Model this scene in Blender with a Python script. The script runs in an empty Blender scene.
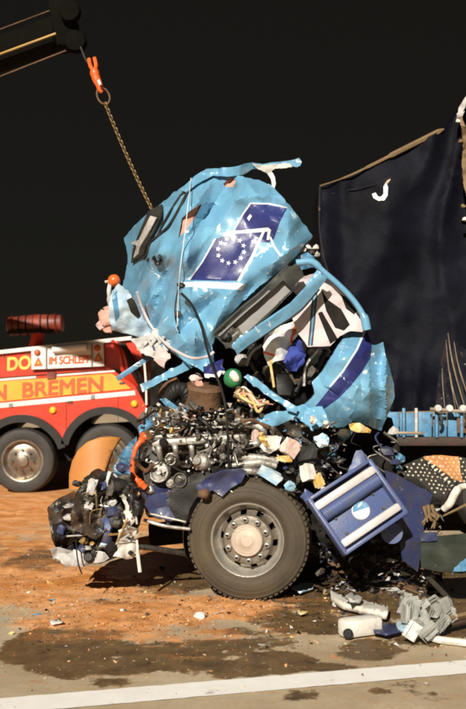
import bpy, bmesh, math, random
from mathutils import Vector, Matrix, noise
from mathutils.geometry import delaunay_2d_cdt
random.seed(7)
SC = bpy.context.scene
COL = SC.collection
R = math.radians
# ------------------------------------------------------------------ camera, sky, sun, exposure
F, CX, HZ, CAMH = 985.0, 233.0, 375.0, 1.85
cam = bpy.data.cameras.new('camera'); camo = bpy.data.objects.new('camera', cam); COL.objects.link(camo)
camo.location = (0, 0, CAMH); camo.rotation_euler = (R(90), 0, 0)
cam.sensor_fit = 'VERTICAL'; cam.sensor_height = 36.0; cam.sensor_width = 36.0
cam.lens = F / 709 * 36; cam.shift_y = 20.5 / 709; cam.clip_end = 2000; cam.clip_start = 0.05
cam.dof.use_dof = True; cam.dof.focus_distance = 8.1; cam.dof.aperture_fstop = 2.4
SC.camera = camo
SUN_EL, SUN_AZ = 29.0, -15.0          # light comes from behind the camera, a little to its left
w = bpy.data.worlds.new('World'); SC.world = w; w.use_nodes = True
wn = w.node_tree; wn.nodes.clear()
sky = wn.nodes.new('ShaderNodeTexSky'); sky.sky_type = 'NISHITA'; sky.sun_disc = False
sky.sun_elevation = R(SUN_EL); sky.sun_rotation = R(180 + SUN_AZ)
wm = wn.nodes.new('ShaderNodeMix'); wm.data_type = 'RGBA'; wm.inputs['Factor'].default_value = 0.992
wm.inputs['B'].default_value = (0.125, 0.105, 0.070, 1)
bg = wn.nodes.new('ShaderNodeBackground'); bg.inputs['Strength'].default_value = 0.05
wo = wn.nodes.new('ShaderNodeOutputWorld')
wn.links.new(sky.outputs[0], wm.inputs['A']); wn.links.new(wm.outputs['Result'], bg.inputs[0]); wn.links.new(bg.outputs[0], wo.inputs[0])
sl = bpy.data.lights.new('sun', 'SUN'); sl.energy = 5.0; sl.angle = R(0.6); sl.color = (1, 0.93, 0.80)
so = bpy.data.objects.new('sun', sl); COL.objects.link(so)
sd = Vector((math.sin(R(SUN_AZ)) * math.cos(R(SUN_EL)), -math.cos(R(SUN_AZ)) * math.cos(R(SUN_EL)), math.sin(R(SUN_EL))))
so.rotation_euler = sd.to_track_quat('Z', 'Y').to_euler(); so.location = (-3, -6, 6)
SC.view_settings.view_transform = 'Standard'; SC.view_settings.look = 'None'
SC.view_settings.exposure = 0.45; SC.view_settings.gamma = 1; SC.view_settings.use_curve_mapping = False
SC.render.engine = 'CYCLES'; SC.cycles.filter_width = 2.0

# ------------------------------------------------------------------ materials
MATS = {}
def mat(name, col, rough=0.6, metal=0.0, coat=0.0, col2=None, nscale=6.0, bump=0.0, bscale=30.0, chips=0.0, chipcol=(0.75, 0.74, 0.7),
        chipscale=9.0, dirt=0.0, dirtcol=(0.06, 0.045, 0.03), spec=0.5, trans=0.0, emit=None, lo=0.35, hi=0.65):
    m = bpy.data.materials.new(name); m.use_nodes = True; nt = m.node_tree; b = nt.nodes['Principled BSDF']
    tc = nt.nodes.new('ShaderNodeTexCoord')
    def link(a, c): nt.links.new(a, c)
    def noise_n(scale, detail=5, rgh=0.6):
        n = nt.nodes.new('ShaderNodeTexNoise'); n.inputs['Scale'].default_value = scale; n.inputs['Detail'].default_value = detail
        n.inputs['Roughness'].default_value = rgh; link(tc.outputs['Object'], n.inputs['Vector']); return n.outputs['Fac']
    def ramp(sock, a, c):
        r = nt.nodes.new('ShaderNodeMapRange'); r.inputs['From Min'].default_value = a; r.inputs['From Max'].default_value = c
        link(sock, r.inputs['Value']); return r.outputs['Result']
    def mix(fac, A, B):
        x = nt.nodes.new('ShaderNodeMix'); x.data_type = 'RGBA'
        if isinstance(fac, float): x.inputs['Factor'].default_value = fac
        else: link(fac, x.inputs['Factor'])
        for k, v in (('A', A), ('B', B)):
            if isinstance(v, tuple): x.inputs[k].default_value = (*v[:3], 1)
            else: link(v, x.inputs[k])
        return x.outputs['Result']
    c = tuple(col)
    c2 = col2 if col2 else tuple(v * 0.78 for v in col)
    c = mix(ramp(noise_n(nscale), lo, hi), c, tuple(c2))
    if dirt > 0:
        f = ramp(noise_n(nscale * 0.7 + 1.3, 8, 0.7), 0.62 - dirt * 0.25, 0.75)
        c = mix(f, c, dirtcol)
    if chips > 0:
        n = nt.nodes.new('ShaderNodeTexNoise'); n.inputs['Scale'].default_value = chipscale; n.inputs['Detail'].default_value = 9
        n.inputs['Roughness'].default_value = 0.72; n.inputs['Distortion'].default_value = 1.6; link(tc.outputs['Object'], n.inputs['Vector'])
        f = ramp(n.outputs['Fac'], 0.70 - chips * 0.1, 0.72 - chips * 0.1)
        c = mix(f, c, chipcol)
    link(c, b.inputs['Base Color'])
    b.inputs['Roughness'].default_value = rough; b.inputs['Metallic'].default_value = metal
    if rough < 0.6:
        rr = nt.nodes.new('ShaderNodeMapRange'); rr.inputs['To Min'].default_value = rough * 0.7; rr.inputs['To Max'].default_value = min(1, rough * 1.5)
        link(noise_n(nscale * 2.3), rr.inputs['Value']); link(rr.outputs['Result'], b.inputs['Roughness'])
    b.inputs['Coat Weight'].default_value = coat; b.inputs['Coat Roughness'].default_value = 0.12
    b.inputs['Specular IOR Level'].default_value = spec
    if trans: b.inputs['Transmission Weight'].default_value = trans
    if emit: b.inputs['Emission Color'].default_value = (*emit[:3], 1); b.inputs['Emission Strength'].default_value = emit[3]
    if bump > 0:
        bp = nt.nodes.new('ShaderNodeBump'); bp.inputs['Strength'].default_value = bump; bp.inputs['Distance'].default_value = 0.02
        link(noise_n(bscale, 6, 0.65), bp.inputs['Height']); link(bp.outputs[0], b.inputs['Normal'])
    MATS[name] = m
    return m
BLUE = mat('light_blue_paint', (0.155, 0.355, 0.52), 0.25, 0, 0.6, (0.12, 0.30, 0.47), 3, 0.07, 8, 0.8, (0.72, 0.76, 0.78), 5, 0.12, (0.10, 0.16, 0.2))
BLUED = mat('worn_blue_paint', (0.09, 0.27, 0.45), 0.4, 0, 0.2, (0.06, 0.19, 0.34), 5, 0.3, 14, 1.2, (0.6, 0.6, 0.55), 8, 0.4, (0.05, 0.06, 0.07))
NAVY = mat('navy_decal_print', (0.018, 0.023, 0.125), 0.38, 0, 0.12, (0.025, 0.033, 0.16), 4, 0.12, 10, 0.25, (0.6, 0.65, 0.75), 7)
WHITE = mat('white_print', (0.74, 0.74, 0.74), 0.4, 0, 0.2, (0.62, 0.66, 0.7), 8)
DKBLUE = mat('dark_blue_chassis_paint', (0.022, 0.032, 0.115), 0.42, 0, 0.1, (0.035, 0.042, 0.09), 7, 0.3, 25, 0.5, (0.35, 0.35, 0.4), 14, 0.5)
STEPBLUE = mat('step_blue_plastic', (0.075, 0.095, 0.175), 0.38, 0, 0, (0.06, 0.09, 0.24), 12, 0.15, 60, 0.3, (0.4, 0.42, 0.5), 20, 0.3, (0.1, 0.1, 0.12))
CHROME = mat('scuffed_bright_tread', (0.62, 0.57, 0.56), 0.4, 0.15, 0, (0.5, 0.46, 0.46), 6, 0.1, 60)
RUBBER = mat('dusty_tyre_rubber', (0.040, 0.030, 0.018), 0.75, 0, 0, (0.072, 0.052, 0.029), 2.2, 0.25, 40, 0.25, (0.16, 0.13, 0.09), 5, 0.0)
RUBBERB = mat('black_tyre_rubber', (0.02, 0.018, 0.016), 0.7, 0, 0, (0.035, 0.03, 0.025), 5)
RIM = mat('steel_rim_grey', (0.27, 0.235, 0.195), 0.34, 0.5, 0, (0.14, 0.115, 0.09), 6, 0.25, 40, 0.55, (0.20, 0.13, 0.08), 9, 0.25, (0.16, 0.11, 0.07))
RIMW = mat('rim_edge_silver', (0.50, 0.47, 0.42), 0.3, 0.55, 0, (0.4, 0.38, 0.33), 10, 0.2, 40, 0.6, (0.25, 0.2, 0.15), 16)
HUB = mat('hub_beige_metal', (0.50, 0.41, 0.33), 0.5, 0.15, 0, (0.42, 0.33, 0.26), 9, 0.3, 50)
STEEL = mat('oily_bare_steel', (0.50, 0.48, 0.45), 0.33, 0.55, 0, (0.22, 0.20, 0.18), 10, 0.4, 40, 0.5, (0.08, 0.06, 0.05), 12, 0.5)
ALU = mat('bright_aluminium_pipe', (0.58, 0.56, 0.52), 0.32, 0.5, 0, (0.30, 0.28, 0.25), 9, 0.5, 30, 0.9, (0.06, 0.05, 0.04), 11, 0.7, (0.10, 0.075, 0.05))
DKMET = mat('dark_greasy_metal', (0.045, 0.042, 0.038), 0.38, 0.3, 0, (0.09, 0.075, 0.055), 9, 0.6, 35, 0.4, (0.3, 0.27, 0.22), 16)
BLACK = mat('black_rubber_hose', (0.009, 0.008, 0.008), 0.45, 0, 0, (0.016, 0.014, 0.013), 10, 0.2, 60, spec=0.35)
BLACKF = mat('near_black_matt', (0.007, 0.006, 0.0055), 0.85, 0, 0, (0.018, 0.014, 0.011), 7, 0.8, 20, spec=0.25)  # near-black matt colour for backings, gaps and slits
RUST = mat('rusty_brown_metal', (0.17, 0.085, 0.04), 0.7, 0.1, 0, (0.08, 0.045, 0.026), 9, 0.6, 30, 0.5, (0.32, 0.2, 0.1), 12)
BRASS = mat('brass_fitting', (0.45, 0.28, 0.1), 0.4, 0.5, 0)
OHOSE = mat('orange_red_hose', (0.72, 0.12, 0.02), 0.4, 0, 0.1, (0.6, 0.09, 0.02), 9, 0.2, 30)
ORANGE = mat('orange_panel_paint', (0.50, 0.205, 0.05), 0.6, 0, 0, (0.42, 0.165, 0.042), 3, 0.15, 20)
BEACON = mat('beacon_orange_plastic', (0.75, 0.13, 0.02), 0.3, 0, 0.2)
CURTAIN = mat('grey_window_curtain', (0.24, 0.235, 0.23), 0.75, 0, 0, (0.20, 0.195, 0.20), 4, 0.1, 50)
GASKET = mat('dark_window_gasket', (0.014, 0.016, 0.014), 0.55, 0, 0, (0.035, 0.035, 0.030), 9, spec=0.3)
LINING = mat('pale_lilac_lining', (0.56, 0.49, 0.50), 0.8, 0, 0, (0.48, 0.41, 0.43), 5, 0.3, 25)
PINK = mat('pink_insulation_foam', (0.62, 0.33, 0.27), 0.85, 0, 0, (0.5, 0.24, 0.18), 9, 0.5, 40)
PINKW = mat('pale_pink_rag', (0.68, 0.50, 0.47), 0.85, 0, 0, (0.58, 0.36, 0.36), 8, 0.5, 40)
WPLAST = mat('white_plastic', (0.70, 0.67, 0.62), 0.45, 0, 0, (0.58, 0.54, 0.48), 9, 0.3, 30, 0, dirt=0.25, dirtcol=(0.3, 0.24, 0.18))
GPLAST = mat('grey_white_plastic', (0.50, 0.49, 0.48), 0.5, 0, 0, (0.36, 0.34, 0.33), 9, 0.5, 30, 0.3, (0.15, 0.13, 0.12), 14, dirt=0.3)
FOIL = mat('pale_blue_plastic_film', (0.50, 0.60, 0.66), 0.3, 0, 0, (0.30, 0.42, 0.56), 6, 0.5, 15, 0.5, (0.75, 0.75, 0.74), 7)
RED = mat('fire_red_paint', (0.60, 0.040, 0.014), 0.3, 0, 0.4, (0.50, 0.032, 0.012), 2, 0.08, 6, dirt=0.3, dirtcol=(0.26, 0.03, 0.015))
REDD = mat('dark_red_paint', (0.26, 0.035, 0.012), 0.5, 0, 0, (0.07, 0.012, 0.008), 2.2, 0.3, 14)
YELLOW = mat('orange_yellow_stripe', (0.74, 0.36, 0.025), 0.4, 0, 0.2, (0.66, 0.29, 0.02), 2, dirt=0.25, dirtcol=(0.5, 0.22, 0.03))
LETTER = mat('red_lettering', (0.58, 0.10, 0.015), 0.45, col2=(0.48, 0.07, 0.012))
LETY = mat('yellow_lettering', (0.8, 0.5, 0.08), 0.45)
AMBER = mat('amber_lamp_lens', (0.85, 0.48, 0.03), 0.25, 0, 0.3)
WSTRIPE = mat('white_stripe_paint', (0.78, 0.73, 0.68), 0.4, 0, 0.2, (0.6, 0.55, 0.5), 4)
TARP = mat('dark_navy_tarpaulin', (0.0026, 0.0027, 0.005), 0.6, 0, 0, (0.0056, 0.006, 0.0115), 2, 0.25, 25, 0.2, (0.02, 0.018, 0.02), 3, spec=0.07)
TARPG = mat('glossy_torn_tarpaulin', (0.012, 0.013, 0.024), 0.22, 0, 0.5, (0.03, 0.028, 0.034), 4, 0.3, 8, 0.5, (0.12, 0.09, 0.075), 4)
WOOD = mat('pale_bent_batten', (0.20, 0.13, 0.06), 0.7, 0, 0, (0.15, 0.095, 0.045), 5, 0.4, 40, 0.4, (0.4, 0.3, 0.18), 8)
BROWN = mat('dark_brown_beam', (0.055, 0.028, 0.018), 0.7, 0, 0, (0.03, 0.018, 0.013), 5, 0.5, 20)
TBLUE = mat('trailer_blue_paint', (0.10, 0.27, 0.45), 0.45, 0, 0, (0.06, 0.17, 0.30), 5, 0.3, 20, 0.8, (0.4, 0.4, 0.38), 9, 0.4, (0.06, 0.05, 0.045))
TAN = mat('tan_rail_and_glint', (0.34, 0.27, 0.2), 0.5, 0.2, 0, (0.2, 0.15, 0.11), 9)
MANGLE = mat('mangled_dark_casing', (0.085, 0.07, 0.055), 0.35, 0.25, 0, (0.025, 0.021, 0.018), 8, 0.8, 18, 0.9, (0.42, 0.38, 0.33), 8)  # pale flecks paint light glints onto the dark crushed casing
CLOTHK = mat('black_blanket', (0.022, 0.020, 0.018), 0.9, 0, 0, (0.035, 0.03, 0.025), 12, 0.3, 80)
CLOTHO = mat('orange_blanket', (0.56, 0.25, 0.085), 0.9, 0, 0, (0.46, 0.2, 0.07), 9, 0.3, 80)
DOTW = mat('cream_dots', (0.58, 0.52, 0.40), 0.9, 0, 0, (0.48, 0.42, 0.3), 12)
GREEN = mat('bottle_green_plastic', (0.03, 0.20, 0.075), 0.4, 0, 0.1)
CLOTHB = mat('royal_blue_cloth', (0.04, 0.065, 0.34), 0.85, 0, 0, (0.03, 0.045, 0.24), 8, 0.4, 40)
WRAPY = mat('yellow_wrapper', (0.72, 0.43, 0.09), 0.5, 0, 0, (0.6, 0.5, 0.3), 14, 0.4, 30)
WRAPB = mat('light_blue_wrapper', (0.25, 0.47, 0.66), 0.45, 0, 0, (0.6, 0.66, 0.7), 12, 0.4, 30)
WRAPP = mat('pink_white_package', (0.72, 0.6, 0.55), 0.6, 0, 0, (0.62, 0.38, 0.3), 14, 0.4, 30)
CLEAR = mat('cloudy_clear_plastic', (0.80, 0.80, 0.76), 0.22, 0, 0.6, (0.62, 0.63, 0.58), 14, 0.3, 25, 0.6, (0.85, 0.85, 0.83), 18, trans=0.65)
GLASSG = mat('grey_green_glass', (0.028, 0.034, 0.028), 0.15, 0, 0, (0.05, 0.055, 0.042), 5, 0.2, 10, 0.4, (0.3, 0.32, 0.3), 12)
YCHAIN = mat('galvanised_yellow_chain', (0.20, 0.135, 0.055), 0.45, 0.4, 0, (0.2, 0.13, 0.05), 20)
BOOMY = mat('boom_lit_edge_yellow', (0.36, 0.21, 0.045), 0.5)
BOOMK = mat('boom_night_tone', (0.0062, 0.0054, 0.0042), 0.9, spec=0.03)  # night darkness put into the colour so the boom merges with the sky

# ------------------------------------------------------------------ helpers
def P(px, py, Y):
    return Vector(((px - CX) / F * Y, Y, CAMH - (py - HZ) / F * Y))
def G(px, py, z=0.0):                       # point on the ground (or at height z) under a picture position
    Y = (CAMH - z) * F / (py - HZ); return P(px, py, Y)
class MB:
    def __init__(s): s.v = []; s.f = []; s.m = []; s.mats = []; s.sm = []
    def mi(s, m):
        if m not in s.mats: s.mats.append(m)
        return s.mats.index(m)
    def add(s, vs, fs, m, smooth=False):
        o = len(s.v); s.v += [tuple(v) for v in vs]; k = s.mi(m)
        for f in fs: s.f.append(tuple(o + i for i in f)); s.m.append(k); s.sm.append(smooth)
        return s
    def box(s, c, size, m, rot=None, bev=0.0):
        hx, hy, hz = (d / 2 for d in size); c = Vector(c); rot = rot or Matrix.Identity(3)
        if bev <= 0:
            vs = [c + rot @ Vector((sx * hx, sy * hy, sz * hz)) for sz in (-1, 1) for sy in (-1, 1) for sx in (-1, 1)]
            return s.add(vs, [(0, 2, 3, 1), (4, 5, 7, 6), (0, 1, 5, 4), (2, 6, 7, 3), (0, 4, 6, 2), (1, 3, 7, 5)], m)
        bm = bmesh.new(); bmesh.ops.create_cube(bm, size=1.0)
        for v in bm.verts: v.co = Vector((v.co.x * size[0], v.co.y * size[1], v.co.z * size[2]))
        bmesh.ops.bevel(bm, geom=bm.edges[:], offset=min(bev, min(size) * 0.45), segments=2, profile=0.5, affect='EDGES')
        bm.verts.index_update()
        s.add([c + rot @ v.co for v in bm.verts], [tuple(v.index for v in f.verts) for f in bm.faces], m, True); bm.free(); return s
    def tube(s, pts, r, m, seg=8, caps=True, smooth=True):
        pts = [Vector(p) for p in pts]; n = len(pts); rs = r if isinstance(r, (list, tuple)) else [r] * n
        vs = []; fs = []; prev = None
        for i, p in enumerate(pts):
            t = (pts[min(i + 1, n - 1)] - pts[max(i - 1, 0)]).normalized()
            if prev is None:
                a = Vector((0, 0, 1)) if abs(t.z) < 0.9 else Vector((1, 0, 0)); u = t.cross(a).normalized()
            else: u = (prev - t * prev.dot(t)).normalized()
            prev = u; v2 = t.cross(u)
            for k in range(seg):
                an = 2 * math.pi * k / seg; vs.append(p + (u * math.cos(an) + v2 * math.sin(an)) * rs[i])
        for i in range(n - 1):
            for k in range(seg): fs.append((i * seg + k, i * seg + (k + 1) % seg, (i + 1) * seg + (k + 1) % seg, (i + 1) * seg + k))
        if caps: fs.append(tuple(range(seg))[::-1]); fs.append(tuple((n - 1) * seg + k for k in range(seg)))
        return s.add(vs, fs, m, smooth)
    def lathe(s, prof, o, axis, m, seg=48, smooth=True, ang=(0, 2 * math.pi), up=None):
        o = Vector(o); axis = Vector(axis).normalized(); a = Vector(up) if up else Vector((0, 0, 1))
        if not up and abs(axis.z) > 0.9: a = Vector((1, 0, 0))
        u = axis.cross(a).normalized(); v = u.cross(axis)
        full = abs(ang[1] - ang[0] - 2 * math.pi) < 1e-4; N = seg if full else seg + 1
        vs = []
        for (rr, h) in prof:
            for k in range(N):
                t = ang[0] + (ang[1] - ang[0]) * k / seg
                vs.append(o + axis * h + (u * math.cos(t) + v * math.sin(t)) * rr)
        fs = []
        for i in range(len(prof) - 1):
            for k in range(seg):
                k2 = (k + 1) % N if full else k + 1
                fs.append((i * N + k, i * N + k2, (i + 1) * N + k2, (i + 1) * N + k))
        return s.add(vs, fs, m, smooth)
    def ico(s, c, size, m, seed=0, amp=0.15, sub=2, freq=2.0, rot=None, boxy=0.0):
        bm = bmesh.new(); bmesh.ops.create_icosphere(bm, subdivisions=sub, radius=1)
        rot = rot or Matrix.Identity(3); vs = []
        for v in bm.verts:
            d = v.co.copy()
            if boxy: 
                q = max(abs(d.x), abs(d.y), abs(d.z)); d = d.lerp(d / q * 0.8, boxy)
            k = 1 + amp * 2 * (abs(noise.noise(v.co * freq + Vector((seed * 3.1, seed, 7)))) - 0.2) + amp * noise.noise(v.co * freq * 2.3 + Vector((seed, 9, seed)))
            vs.append(Vector(c) + rot @ Vector((d.x * size[0], d.y * size[1], d.z * size[2])) * k)
        bm.verts.index_update()
        s.add(vs, [tuple(v.index for v in f.verts) for f in bm.faces], m, boxy < 0.3); bm.free(); return s
    def crumpled_box(s, c, size, m, seed, amp, rot):
        bm = bmesh.new(); bmesh.ops.create_cube(bm, size=1.8); bmesh.ops.subdivide_edges(bm, edges=bm.edges[:], cuts=3, use_grid_fill=True)
        bmesh.ops.triangulate(bm, faces=bm.faces[:]); bm.verts.index_update(); vs = []
        for v in bm.verts:
            d = v.co.copy(); k = amp * Vector((facet(d.y * 9 + d.z * 4, d.z * 9 + d.x * 3, 8, seed), facet(d.x * 9, d.z * 9 + d.y * 5, 8, seed + 1), facet(d.x * 9 + d.y * 4, d.y * 9, 8, seed + 2)))
            q = d + k * 1.6; vs.append(Vector(c) + rot @ Vector((q.x * size[0], q.y * size[1], q.z * size[2])))
        s.add(vs, [tuple(v.index for v in f.verts) for f in bm.faces], m, False); bm.free(); return s
    def build(s, name, parent=None, sharp=None, **tags):
        me = bpy.data.meshes.new(name); me.from_pydata(s.v, [], s.f)
        for m in s.mats: me.materials.append(m)
        me.polygons.foreach_set('material_index', s.m); me.polygons.foreach_set('use_smooth', s.sm); me.update()
        if any(s.sm) and not all(s.sm) or sharp:
            pass
        o = bpy.data.objects.new(name, me); COL.objects.link(o)
        if any(s.sm):
            try: me.set_sharp_from_angle(angle=R(sharp or 42))
            except Exception: pass
        return finish(o, parent, tags)
def finish(o, parent, tags):
    if parent is not None:
        o.parent = parent; o.matrix_parent_inverse = WORLD[parent.name].inverted() if parent.name in WORLD else Matrix.Identity(4)
        if parent.name in WORLD: pass
    for k, v in tags.items():
        if v is not None: o[k] = v
    WORLD[o.name] = Matrix.Identity(4)
    return o
WORLD = {}
def thing(name, loc, label, category, group=None):
    o = bpy.data.objects.new(name, None); COL.objects.link(o); o.location = loc; o.empty_display_size = 0.2
    o['label'] = label; o['category'] = category
    if group: o['group'] = group
    WORLD[o.name] = Matrix.Translation(Vector(loc))
    return o
def inpoly(p, poly):
    x, y = p; c = False; n = len(poly); j = n - 1
    for i in range(n):
        xi, yi = poly[i][:2]; xj, yj = poly[j][:2]
        if (yi > y) != (yj > y) and x < (xj - xi) * (y - yi) / (yj - yi) + xi: c = not c
        j = i
    return c
def fbm(x, y, s, seed, octs=3):
    t = 0; a = 1; n = 0
    for k in range(octs):
        t += a * noise.noise(Vector((x / s, y / s, seed * 7.3 + k * 3.1))); n += a; a *= 0.5; s *= 0.5
    return t / n
def hsh(i, j, k): 
    t = math.sin(i * 127.1 + j * 311.7 + k * 74.7) * 43758.5453; return t - math.floor(t)
def facet(x, y, s, seed):                    # flat facets that meet in sharp creases, like buckled sheet metal
    wx = x + s * 0.55 * noise.noise(Vector((x / s * .8, y / s * .8, seed + 11.0))); wy = y + s * 0.55 * noise.noise(Vector((x / s * .8, y / s * .8, seed + 23.0)))
    a = wx / s - wy / (s * 1.732); b = 2 * wy / (s * 1.732); ia, ib = math.floor(a), math.floor(b); fa, fb = a - ia, b - ib
    if fa + fb < 1: return (1 - fa - fb) * hsh(ia, ib, seed) + fa * hsh(ia + 1, ib, seed) + fb * hsh(ia, ib + 1, seed) - .5
    return (fa + fb - 1) * hsh(ia + 1, ib + 1, seed) + (1 - fa) * hsh(ia, ib + 1, seed) + (1 - fb) * hsh(ia + 1, ib, seed) - .5
def ridge(x, y, s, seed):
    return 0.95 * facet(x, y, s * 1.25, seed) + 0.28 * facet(x, y, s * .55, seed + 5) + .1 * noise.noise(Vector((x / s * 1.3, y / s * 1.3, seed)))
def dep(base, gx=0.0, gy=0.0, ox=0, oy=0, amp=0.0, s=30.0, seed=1, extra=None):
    def f(x, y):
        d = base + gx * (x - ox) + gy * (y - oy)
        if amp: d += amp * ridge(x, y, s, seed)
        if extra: d += extra(x, y)
        return d
    return f
def densify(poly, step):
    out = []; n = len(poly)
    for i in range(n):
        a = poly[i]; b = poly[(i + 1) % n]; L = math.hypot(b[0] - a[0], b[1] - a[1]); k = max(1, int(L / step))
        for j in range(k): out.append((a[0] + (b[0] - a[0]) * j / k, a[1] + (b[1] - a[1]) * j / k))
    return out
def rough_edge(poly, amt, seed, step=3.0):
    out = []
    for (x, y) in densify(poly, step):
        out.append((x + amt * noise.noise(Vector((x / 4.0, y / 4.0, seed))), y + amt * noise.noise(Vector((x / 4.0, y / 4.0, seed + 50)))))
    return out
class Buckle:
    """Coarse random facets with straight creases between them; the creases become real mesh edges."""
    def __init__(s, x0, y0, x1, y1, sp, amp, seed, calm=None):
        r = random.Random(seed); pts = []; y = y0 - sp; row = 0
        while y < y1 + sp:
            x = x0 - sp + (row % 2) * sp / 2
            while x < x1 + sp:
                pts.append((x + r.uniform(-.42, .42) * sp, y + r.uniform(-.42, .42) * sp)); x += sp
            y += sp * .87; row += 1
        V, E, Fc, *_ = delaunay_2d_cdt([Vector(p) for p in pts], [], [], 0, 1e-5)
        s.V = V; s.E = E; s.T = Fc; s.sp = sp
        s.h = [r.uniform(-1, 1) * amp * (calm(v.x, v.y) if calm else 1) for v in V]; s.bin = {}
        for t in Fc:
            xs = [V[i].x for i in t]; ys = [V[i].y for i in t]
            for i in range(int(min(xs) // sp), int(max(xs) // sp) + 1):
                for j in range(int(min(ys) // sp), int(max(ys) // sp) + 1): s.bin.setdefault((i, j), []).append(t)
    def d(s, x, y):
        for t in s.bin.get((int(x // s.sp), int(y // s.sp)), ()):
            a, b, c = (s.V[i] for i in t); den = (b.y - c.y) * (a.x - c.x) + (c.x - b.x) * (a.y - c.y)
            if abs(den) < 1e-9: continue
            u = ((b.y - c.y) * (x - c.x) + (c.x - b.x) * (y - c.y)) / den; v = ((c.y - a.y) * (x - c.x) + (a.x - c.x) * (y - c.y)) / den
            if u > -1e-5 and v > -1e-5 and u + v < 1.00002: return u * s.h[t[0]] + v * s.h[t[1]] + (1 - u - v) * s.h[t[2]]
        return 0.0
    def segs(s, ol): return [((s.V[a].x, s.V[a].y), (s.V[b].x, s.V[b].y)) for a, b in s.E if inpoly((s.V[a].x, s.V[a].y), ol) and inpoly((s.V[b].x, s.V[b].y), ol)]
def sheet(name, outline, depth, m, parent=None, regions=(), holes=(), spacing=3.5, thick=0.006, jag=0.0, seed=1, sharp=75, pmap=None, back=None, buckles=(), **tags):
    """A bent sheet: outline, print regions and holes are triangulated together; depth gives its real relief."""
    if not callable(depth): dv = depth; depth = lambda x, y: dv
    pm = pmap or P
    ol = rough_edge(outline, jag, seed, spacing) if jag else densify(outline, spacing)
    pts = []; edges = []
    def loop(pl):
        o = len(pts); n = len(pl); pts.extend(Vector(p) for p in pl); edges.extend((o + i, o + (i + 1) % n) for i in range(n))
    loop(ol)
    for pl, _ in regions: loop(densify(pl, spacing * 1.5))
    for pl in holes: loop(densify(pl, spacing))
    for bk in buckles:
        for (a, c) in bk.segs(ol):
            L_ = math.hypot(c[0] - a[0], c[1] - a[1]); k = max(1, int(L_ / (spacing * 1.3))); o = len(pts)
            pts.extend(Vector((a[0] + (c[0] - a[0]) * j / k, a[1] + (c[1] - a[1]) * j / k)) for j in range(k + 1)); edges.extend((o + j, o + j + 1) for j in range(k))
    rnd = random.Random(seed * 17 + 3)
    xs = [p[0] for p in ol]; ys = [p[1] for p in ol]; y = min(ys); row = 0
    while y < max(ys):
        x = min(xs) + (row % 2) * spacing / 2
        while x < max(xs):
            q = (x + rnd.uniform(-.3, .3) * spacing, y + rnd.uniform(-.3, .3) * spacing)
            if inpoly(q, ol): pts.append(Vector(q))
            x += spacing
        y += spacing * 0.87; row += 1
    V, E, Fc, *_ = delaunay_2d_cdt(pts, edges, [], 0, 1e-4)
    b = MB(); vs = [pm(v.x, v.y, depth(v.x, v.y)) for v in V]; groups = {}
    for f in Fc:
        cx = sum(V[i].x for i in f) / len(f); cy = sum(V[i].y for i in f) / len(f)
        if not inpoly((cx, cy), ol) or any(inpoly((cx, cy), h) for h in holes): continue
        mm = m
        for pl, rm in regions:
            if inpoly((cx, cy), pl): mm = rm
        groups.setdefault(mm.name, (mm, []))[1].append(tuple(reversed(f)))
    b.v = [tuple(v) for v in vs]
    for mm, fl in groups.values():
        k = b.mi(mm)
        for f in fl: b.f.append(f); b.m.append(k); b.sm.append(True)
    if back is not None:                     # closes the sheet into a volume: back(x, y) -> depth of the far skin
        o = len(b.v); n = len(ol); cx = sum(xs) / n; cy = sum(ys) / n; k = b.mi(m)
        rings = [(0.35, 1.0), (0.75, 0.97), (1.0, 0.86), (1.0, 0.45)]
        for t, sc in rings:
            for (x, y) in ol:
                X = cx + (x - cx) * sc; Yp = cy + (y - cy) * sc; d0 = depth(x, y); d1 = back(X, Yp)
                q = P(X, Yp, d0); d = d0 + (d1 - d0) * t + 0.05 * noise.noise(Vector((x / 9, y / 9, t * 5)))
                q2 = pm(X, Yp, d0); b.v.append((q2.x, q2.y + (d - d0), q2.z))
        b.v.append(tuple(pm(cx, cy, depth(cx, cy)) + Vector((0, back(cx, cy) - depth(cx, cy), 0))))
        # the first ring starts on the outline itself
        idx0 = list(range(n))
        lut = {}
        for i, v in enumerate(V): lut[(round(v.x, 3), round(v.y, 3))] = i
        base = [lut.get((round(x, 3), round(y, 3))) for (x, y) in ol]
        if None in base:
            base = []
            for (x, y) in ol: b.v.append(tuple(pm(x, y, depth(x, y)))); base.append(len(b.v) - 1)
        prev = base
        for r_ in range(len(rings)):
            cur = [o + r_ * n + i for i in range(n)]
            for i in range(n): b.f.append((prev[i], prev[(i + 1) % n], cur[(i + 1) % n], cur[i])); b.m.append(k); b.sm.append(True)
            prev = cur
        c = o + len(rings) * n
        for i in range(n): b.f.append((prev[i], prev[(i + 1) % n], c)); b.m.append(k); b.sm.append(True)
    ob = b.build(name, parent, sharp, **tags)
    if thick and back is None:
        md = ob.modifiers.new('thickness', 'SOLIDIFY'); md.thickness = thick; md.offset = 1.0
        es = ob.modifiers.new('crisp_edges', 'EDGE_SPLIT'); es.split_angle = R(48)
    return ob
def curve_pts(ctrl, n=8):                     # Catmull-Rom through 3D control points
    c = [Vector(p) for p in ctrl]; c = [c[0] * 2 - c[1]] + c + [c[-1] * 2 - c[-2]]; out = []
    for i in range(1, len(c) - 2):
        for j in range(n):
            t = j / n; a, b_, d, e = c[i - 1], c[i], c[i + 1], c[i + 2]
            out.append(0.5 * ((2 * b_) + (d - a) * t + (2 * a - 5 * b_ + 4 * d - e) * t * t + (3 * b_ - a - 3 * d + e) * t ** 3))
    out.append(c[-2]); return out
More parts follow.
